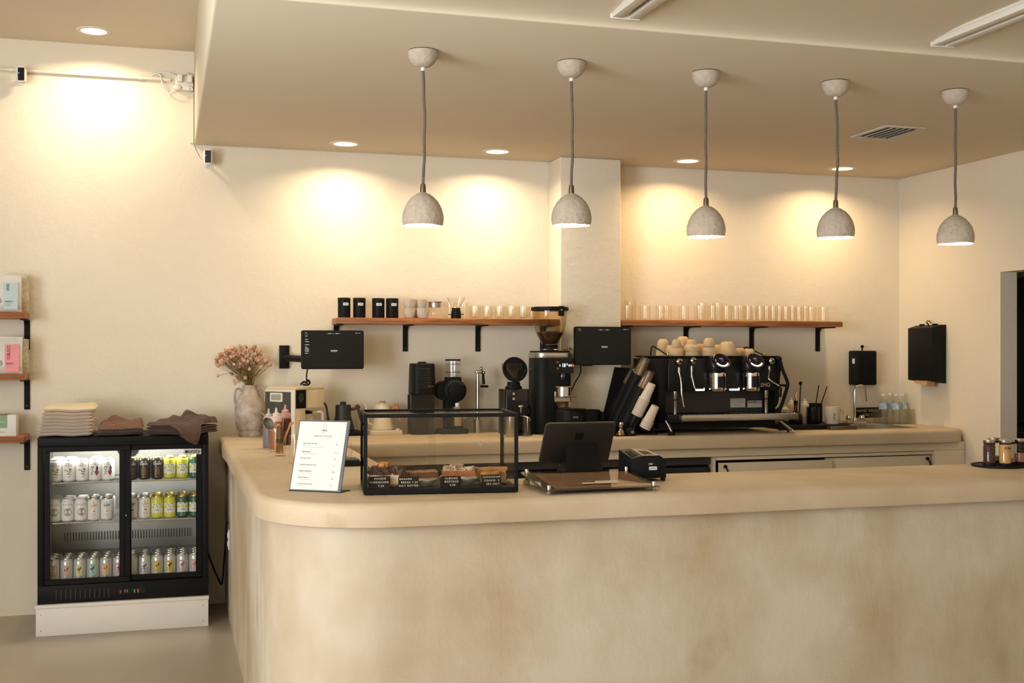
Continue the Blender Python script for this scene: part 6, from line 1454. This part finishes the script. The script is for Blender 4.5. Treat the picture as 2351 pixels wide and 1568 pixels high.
upcup(1522, 6.76, .038, .055, 'upper upturned stoneware cup at the far left back of the machine', zc_ + .050)
upcup(1566, 6.78, .046, .070, 'lower upturned stoneware cup at the back left of the machine'); upcup(1568, 6.78, .042, .062, 'upper upturned stoneware cup at the back left, highest of all', zc_ + .060)

# ================================================================== RIGHT END OF THE BACK COUNTER
# black mat with bottles
MTX = (3.70, 4.235)
o = MB().box(3.80, 4.255, 6.615, 7.02, WT, WT + .030).build('black_tray', BLACK, loc=(4.03, 6.82, WT), world=True, bevel=(.003, 2)); tag(o, 'low black tray under the syrup bottles beside the espresso machine', 'tray')
o = MB().box(4.075, 4.265, 6.56, 6.612, WT, WT + .022).build('steel_tray', mat('grey_steel_lip', '#6e655a', .35, .8), loc=(4.17, 6.6, WT), world=True, bevel=(.002, 2)); tag(o, 'narrow grey metal bar in front of the white mug', 'tray')
zt = WT + .0302
PLB = mat('frosted_bottle', '#cbbda4', .4, trans=.0); 
q = PY(1848, 960, 6.80); squeeze(q.x, 6.80, zt, .029, .165, PLB, mat('cap_white', '#e2d8c6', .45), 'frosted squeeze bottle with white tip beside the black utensil pot', 'squeeze bottles beside the espresso machine')
text('honey', .010, INK, bpy.data.objects[[o.name for o in bpy.data.objects if o.get('label', '').startswith('frosted squeeze bottle with white')][0]], (.0, 0, .035), R=.0292)
q = PY(1817, 960, 6.92); squeeze(q.x, 6.92, zt, .027, .165, PLB, mat('cap_white', '#e2d8c6'), 'frosted squeeze bottle at the back behind the syrup bottle', 'squeeze bottles beside the espresso machine')
q = PY(1803, 960, 6.86); squeeze(q.x, 6.86, zt, .027, .12, mat('pale_blue_bottle', '#b9c0c0', .4), mat('cap_white', '#e2d8c6'), 'short pale squeeze bottle behind the machine\'s side frame', 'squeeze bottles beside the espresso machine')
q = PY(1827, 960, 6.72)
t = thing('syrup_bottle', 'round-bellied dark syrup bottle with steel pourer', 'bottle', (q.x, 6.72, zt))
MB().lathe([(0, 0), (.040, 0), (.044, .006), (.044, .050), (.036, .070), (.014, .084), (.0115, .090), (.0115, .128), (.014, .130)], 26).build('glass', glass('amber_glass', '#8a5a3a', 1.5, .03, 1, .35, '#3a1a10'), t)
MB().lathe([(0, .003), (.040, .003), (.041, .048), (0, .050)], 24).build('syrup', mat('dark_syrup', '#2c1410', .2, coat=.5), t)
MB().lathe([(.0135, .1305), (.015, .135), (.012, .155), (0, .155)], 16).build('stopper', BLACK, t); MB().tube(spline([(0, 0, .155), (-.002, 0, .185), (.004, 0, .205), (.002, 0, .222)], 5), [.006] * 8 + [.0045] * 4 + [.003] * 4, 8).build('pourer', CHROME, t)
q = PY(1838, 880, 6.86)
t = thing('tasting_spoon', 'black long-handled round spoon standing among the bottles', 'spoon', (q.x, 6.86, zt)); MB().rod((-.012, 0, .0), (0, 0, q.z - zt - .01), .004, 8).ball((0, 0, q.z - zt), .013, 12, 8, (1, .45, 1)).build('spoon_body', BLACK, t)
t = thing('card_stand', 'small black label stand with grey card at the machine\'s right foot', 'label', (PY(1800, 960, 6.62).x, 6.62, WT)); MB().box(-.035, .035, 0, .01, .0, .10).build('plate', BLACK, t); MB().box(-.022, .030, -.001, -.0002, .062, .092).build('card', INKG, t)
# utensil pot with straws
q = PY(1872, 960, 6.86)
t = thing('utensil_pot', 'black ribbed pot with two thin utensils leaning out', 'pot', (q.x, 6.86, zt)); MB().lathe([(0, 0), (.044, 0), (.046, .004), (.046, .128), (.042, .128), (.041, .006), (0, .006)], 26).build('pot', BLACK, t)
for a0, (px, py) in ((-.015, (1880, 884)), (.005, (1899, 887))):
    e = PY(px, py, 6.86); o = MB().rod((q.x + a0, 6.86, zt + .02), (e.x, 6.86, e.z), .0035, 8).build('stir_stick', BLACK, loc=(q.x + a0, 6.86, zt + .02), world=True); tag(o, 'thin black stir stick leaning %s from the utensil pot' % ('steeply' if a0 < 0 else 'far right'), 'stick', 'stir sticks in the black pot')
o = MB().lathe([(0, 0), (.040, 0), (.041, .003), (.041, .11), (.038, .11), (.037, .005), (0, .005)], 24).build('black_tumbler', BLACKG, loc=(PY(1864, 960, 6.76).x, 6.745, zt), smooth=50); tag(o, 'dark ribbed tumbler in front of the utensil pot', 'cup')
# white mug with upside handle
q = PY(1911, 976, 6.72)
t = thing('mug', 'white enamel mug with angular handle and dark vertical print', 'mug', (q.x, 6.72, zt))
MUG = mat('mug_white', '#d8ccb6', .4)
MB().lathe([(0, 0), (.044, 0), (.046, .004), (.053, .112), (.051, .112), (.044, .007), (0, .006)], 30).build('cup', MUG, t)
MB().tube([(.048, 0, .098), (.060, 0, .096), (.087, 0, .078), (.090, 0, .066), (.088, 0, .022), (.082, 0, .016), (.046, 0, .020)], .006, 8).build('handle', MUG, t)
[MB().patch(R_(.006, .0085), .0505, -.016, .032 + .012 * k).build('print_block', INK, t, smooth=None) for k in range(4)]
o = MB().lathe([(0, .0), (.05, 0), (.05, .003), (0, .003)], 24, M=Matrix.Diagonal((1.4, .8, 1, 1))).build('coaster', BLACK, loc=(q.x + .075, 6.70, zt)); tag(o, 'thin black coaster right of the white mug', 'coaster')

# sink and tap
t = thing('hand_sink', 'small steel hand-wash sink set into the back worktop', 'sink', ((SKX0 + SKX1) / 2, SKY0, WT))
b = MB(); e = .018; b.box(SKX0 - e, SKX1 + e, SKY0 - e, SKY0 + .004, WT + .0003, WT + .004).box(SKX0 - e, SKX1 + e, SKY1 - .004, SKY1 + e, WT + .0003, WT + .004).box(SKX0 - e, SKX0 + .004, SKY0 + .004, SKY1 - .004, WT + .0003, WT + .004).box(SKX1 - .004, SKX1 + e, SKY0 + .004, SKY1 - .004, WT + .0003, WT + .004)
b.build('rim', STEEL, t, world=True)
b = MB(); g = .004; b.box(SKX0 + g, SKX0 + g + .002, SKY0 + g, SKY1 - g, .86, WT).box(SKX1 - g - .002, SKX1 - g, SKY0 + g, SKY1 - g, .86, WT).box(SKX0 + g, SKX1 - g, SKY0 + g, SKY0 + g + .002, .86, WT).box(SKX0 + g, SKX1 - g, SKY1 - g - .002, SKY1 - g, .86, WT).box(SKX0 + g, SKX1 - g, SKY0 + g, SKY1 - g, .856, .86); b.build('basin', STEEL, t, world=True)
fx, fy = 4.548, 7.02
t = thing('sink_faucet', 'chrome gooseneck faucet with two round handles behind the sink', 'faucet', (fx, fy, WT))
MB().box(-.075, .078, -.03, .03, 0, .024).build('deck_plate', STEEL, t, bevel=(.005, 3))
pts = [(0, 0, .024), (0, 0, .12), (0, 0, .20)] + [(.045 - .045 * cos(a), 0, .225 + .045 * sin(a)) for a in (pi * k / 10 for k in range(1, 10))] + [(.092, 0, .205), (.096, 0, .180)]
MB().tube(spline(pts, 2), .0085, 12).build('spout', CHROME, t); MB().lathe([(.016, .024), (.017, .03), (.011, .05), (0, .05)], 18).build('spout_base', CHROME, t); MB().rod((.096, 0, .183), (.099, 0, .160), .0105, 14).build('aerator', CHROME, t)
for sgn in (-1, 1): MB().lathe([(0, .024), (.016, .024), (.020, .032), (.021, .050), (.017, .064), (0, .068)], 18, (sgn * .052, -.006, 0)).build('handle', CHROME, t)
# sign
q0, q1 = PY(1962, 936, BW - .012), PY(2024, 958, BW - .012)
t = thing('wash_sign', 'black wall sign reading HAND WASH ONLY', 'sign', ((q0.x + q1.x) / 2, BW, q1.z)); MB().box(q0.x, q1.x, BW - .012, BW - .001, q1.z, q0.z).build('plate', BLACK, t, world=True, bevel=(.001, 1))
SGT = mat('sign_cream', '#d6c49f', .6)
text('HAND WASH', .0295, SGT, t, ((q0.x + q1.x) / 2 - .004, BW - .0127, q0.z - .023), world=True, spacing=1.05, sx=.95); text('ONLY', .0295, SGT, t, ((q0.x + q1.x) / 2 - .004, BW - .0127, q0.z - .053), world=True, spacing=1.05, sx=.95)
o = MB().box(q0.x - .06, q1.x, BW - .03, BW - .001, WT, q1.z - .001).build('splash_ledge', CABM, loc=((q0.x + q1.x) / 2, BW, WT), world=True); tag(o, 'cream ledge below the hand wash sign', 'ledge')
# water bottles in a clear bin
PET = glass('pet_plastic', '#fafbfa', 1.45, .05, 1.0, .05, '#d8d8d0'); WLB = mat('water_label', '#7fa6bf', .5, vary=(60, .35), hex2='#d6dde0')
wbx = [(4.803, 7.06, 'leftmost'), (4.866, 7.00, 'front middle'), (4.885, 7.10, 'rear middle'), (4.940, 7.03, 'rightmost')]
tb_ = None
for x, y, nm in wbx:
    if tb_ is None:
        tb_ = thing('water_bottle', 'x', 'bottle', (x, y, WT + .004), 0, 'small water bottles in the clear bin')
        MB().lathe([(0, 0), (.028, 0), (.031, .004), (.031, .04), (.0295, .045), (.031, .05), (.031, .135), (.028, .155), (.018, .178), (.0115, .186), (.0115, .192)], 24).build('bottle', PET, tb_)
        MB().lathe([(.0314, .095), (.0314, .140)], 24).build('paper_label', WLB, tb_); MB().lathe([(0, .205), (.0125, .205), (.0135, .203), (.0135, .190), (.0125, .189)], 18).build('cap', WHITE, tb_)
        MB().patch(R_(.012, .022), .0318, 0, .112).build('label_print', PAPER, tb_, smooth=None)
        cur = tb_
    else: cur = dup(tb_, (x, y, WT + .004), '', rng.uniform(-.6, .6))
    cur['label'] = 'small water bottle with blue label, %s of four in the clear bin' % nm
t = thing('clear_bin', 'clear plastic bin holding four water bottles', 'bin', (4.875, 7.045, WT)); b = MB()
x0, x1, y0, y1, h = 4.765, 4.985, 6.955, 7.145, .102
b.box(x0, x1, y0, y0 + .002, WT, WT + h).box(x0, x1, y1 - .002, y1, WT, WT + h).box(x0, x0 + .002, y0, y1, WT, WT + h).box(x1 - .002, x1, y0, y1, WT, WT + h).box(x0, x1, y0, y1, WT, WT + .002)
b.build('walls', glass('bin_plastic', '#faf8f3', 1.45, .06, 1.0, .05, '#cfc3ac'), t, world=True)

# ================================================================== SHELF GOODS
# black tea canisters
for k, (px, lb) in enumerate(((790, 'first'), (825, 'second'), (868.5, 'third'), (900.5, 'fourth'))):
    q = PY(px, 728, 7.0)
    if k == 0:
        c0_ = thing('tea_canister', 'x', 'canister', (q.x, 7.0, SH1), 0, 'black tea canisters on the shelf'); cur = c0_
        MB().lathe([(0, 0), (.0365, 0), (.0375, .002), (.0375, .094), (0, .094)], 30).build('tin', BLACK, c0_)
        MB().lathe([(.0378, .0945), (.0382, .096), (.0382, .118), (.0365, .1205), (0, .1205)], 30).build('lid', BLACK, c0_)
        lbp = MB().patch(rrect(.034, .017, .003, 2), .0383, .006, .082, .0003, 3).build('paper_label', PAPER, c0_, smooth=None)
        MB().patch(R_(.018, .0018), .0388, .006, .085).patch(R_(.026, .0018), .0388, .006, .080).build('label_print', INK, c0_, smooth=None)
    else: cur = dup(c0_, (q.x, 7.0, SH1), '', rng.uniform(-.2, .2))
    cur['label'] = 'black tea canister with small white label, %s from left on the shelf' % lb
# grey-white handleless cups, 2 x 2
CUPW = mat('matte_white_cup', '#cfc3b0', .6)
def teacup(x, y, z, lb):
    o = MB().lathe([(0, 0), (.026, 0), (.031, .006), (.037, .03), (.0395, .062), (.0378, .062), (.034, .03), (.026, .009), (0, .008)], 28).build('tea_cup', CUPW, loc=(x, y, z), smooth=55); return tag(o, lb, 'cup', 'stacked white cups on the shelf')
xa, xb = PY(940, 728, 7.0).x, PY(970.5, 728, 6.98).x
teacup(xa, 7.0, SH1, 'lower left handleless white cup of the four stacked on the shelf'); teacup(xb, 6.98, SH1, 'lower right handleless white cup of the four stacked on the shelf')
teacup(xa, 7.0, SH1 + .0535, 'upper left handleless white cup of the four stacked on the shelf'); teacup(xb - .003, 7.035, SH1 + .0535, 'upper right handleless white cup of the four stacked on the shelf')
tp_ = bpy.data.objects  # spare cup carrying the upper right one
teacup(xb - .003, 7.062, SH1, 'handleless white cup hidden behind the lower right one')
# glass teapot
q = PY(998, 728, 7.03); t = thing('glass_teapot', 'round glass teapot with steel infuser lid', 'teapot', (q.x, 7.03, SH1))
MB().lathe([(0, .0), (.040, 0), (.047, .008), (.049, .03), (.046, .06), (.040, .085), (.039, .10)], 28).build('pot', GLASSW, t)
MB().lathe([(.037, .07), (.038, .098), (.046, .100), (.047, .104), (.030, .106), (0, .108)], 28).build('infuser', STEEL, t); MB().tube(spline([(.042, 0, .085), (.072, 0, .083), (.080, 0, .072), (.080, 0, .040), (.074, 0, .032), (.048, 0, .028)], 4), .005, 8).build('handle', GLASSW, t); MB().tube([(-.045, 0, .06), (-.058, 0, .085), (-.062, 0, .098)], [.009, .007, .006], 8).build('spout', GLASSW, t)
# dripper
q = PY(1047, 728, 6.98); t = thing('coffee_dripper', 'ribbed glass coffee dripper in a black stand', 'dripper', (q.x, 6.98, SH1))
MB().lathe([(0, 0), (.030, 0), (.031, .003), (.031, .024), (.029, .032), (.031, .040), (.026, .052), (.028, .066), (.0265, .066), (0, .05)], 26).build('stand', BLACK, t)
MB().lathe([(0, .024), (.046, .024), (.049, .026), (.046, .029), (0, .029)], 26, M=Matrix.Diagonal((1.02, .5, 1, 1))).build('stand_tray', BLACK, t)
def rib(j, k, a, rr, z): return rr * (1 + .05 * (k % 2)), z
MB().lathe([(.018, .066), (.026, .075), (.040, .100), (.055, .130), (.053, .130), (.038, .100), (.024, .075)], 36, jitter=rib).build('cone', GLASSW, t)
tumbler('glass_server', PY(1036, 728, 7.08).x, 7.09, SH1, .042, .105, 'large clear glass server behind the black-stand dripper', None, r0=.044, cat='glass')
tumbler('glass_server', PY(1066, 728, 7.07).x + .004, 7.105, SH1, .030, .105, 'clear tall glass behind the dripper\'s right side', None, r0=.029, cat='glass')
# row of glass mugs
gm = None; k = 0
xs = [PY(px, 728, 7.0).x for px in (1090, 1118, 1147, 1174, 1201, 1226)]
for row, Y in enumerate((6.985, 7.075)):
    for i, x in enumerate(xs):
        x_ = x + (.016 if row else 0)
        lb = 'clear glass mug, %s from the dripper in the %s row' % (ORDN[i], ('front', 'back')[row])
        if gm is None:
            gm = thing('glass_mug', lb, 'mug', (x_, Y, SH1), radians(-50), 'glass mugs on the left shelf')
            MB().lathe([(0, 0), (.026, 0), (.031, .004), (.034, .02), (.034, .082), (.0325, .082), (.0325, .022), (.028, .010), (0, .008)], 22).build('cup', GLASSW, gm)
            MB().tube(spline([(.033, 0, .068), (.045, -.002, .064), (.048, -.002, .048), (.040, -.001, .024), (.033, 0, .018)], 3), .004, 7).build('handle', GLASSW, gm)
        else: dup(gm, (x_, Y, SH1), lb, rng.uniform(-1.2, -.7))
# tall glasses on the right shelf
front = [1441, 1481, 1517, 1570, 1606, 1636, 1668, 1690, 1718, 1745, 1775, 1804, 1834, 1862, 1890]
g0 = None
def place_glass(kind, x, Y, h, r, lb, grp):
    key = (kind, h, r)
    if key not in place_glass.c:
        o = tumbler('tall_glass', x, Y, SH2, r, h, lb, grp, r0=r * .94); place_glass.c[key] = o
    else:
        s_ = place_glass.c[key]; o = s_.copy(); col.objects.link(o); o.location = (x, Y, SH2); o['label'] = lb
    return o
place_glass.c = {}
for i, px in enumerate(front):
    x = PY(px, 734, 6.985).x; h = .098 if i > 3 else .092
    place_glass('f', x, 6.985, h, .0345, 'clear straight glass, %s from left, right shelf front row' % ORDN[i], 'tall glasses on the right shelf')
back = [(1447, .128), (1530, .098), (1612, .120), (1648, .120), (1700, .105), (1731, .105), (1760, .105), (1790, .105), (1820, .105), (1850, .105)]
for i, (px, h) in enumerate(back):
    x = PY(px, 730, 7.085).x; place_glass('b', x, 7.085, h, .036, 'clear %s glass, %s from left, right shelf back row' % ('tall' if h > .11 else 'straight', ORDN[i]), 'tall glasses on the right shelf')
# small ribbed tumblers between them
for i, px in enumerate((1548, 1585)):
    x = PY(px, 734, 6.965).x
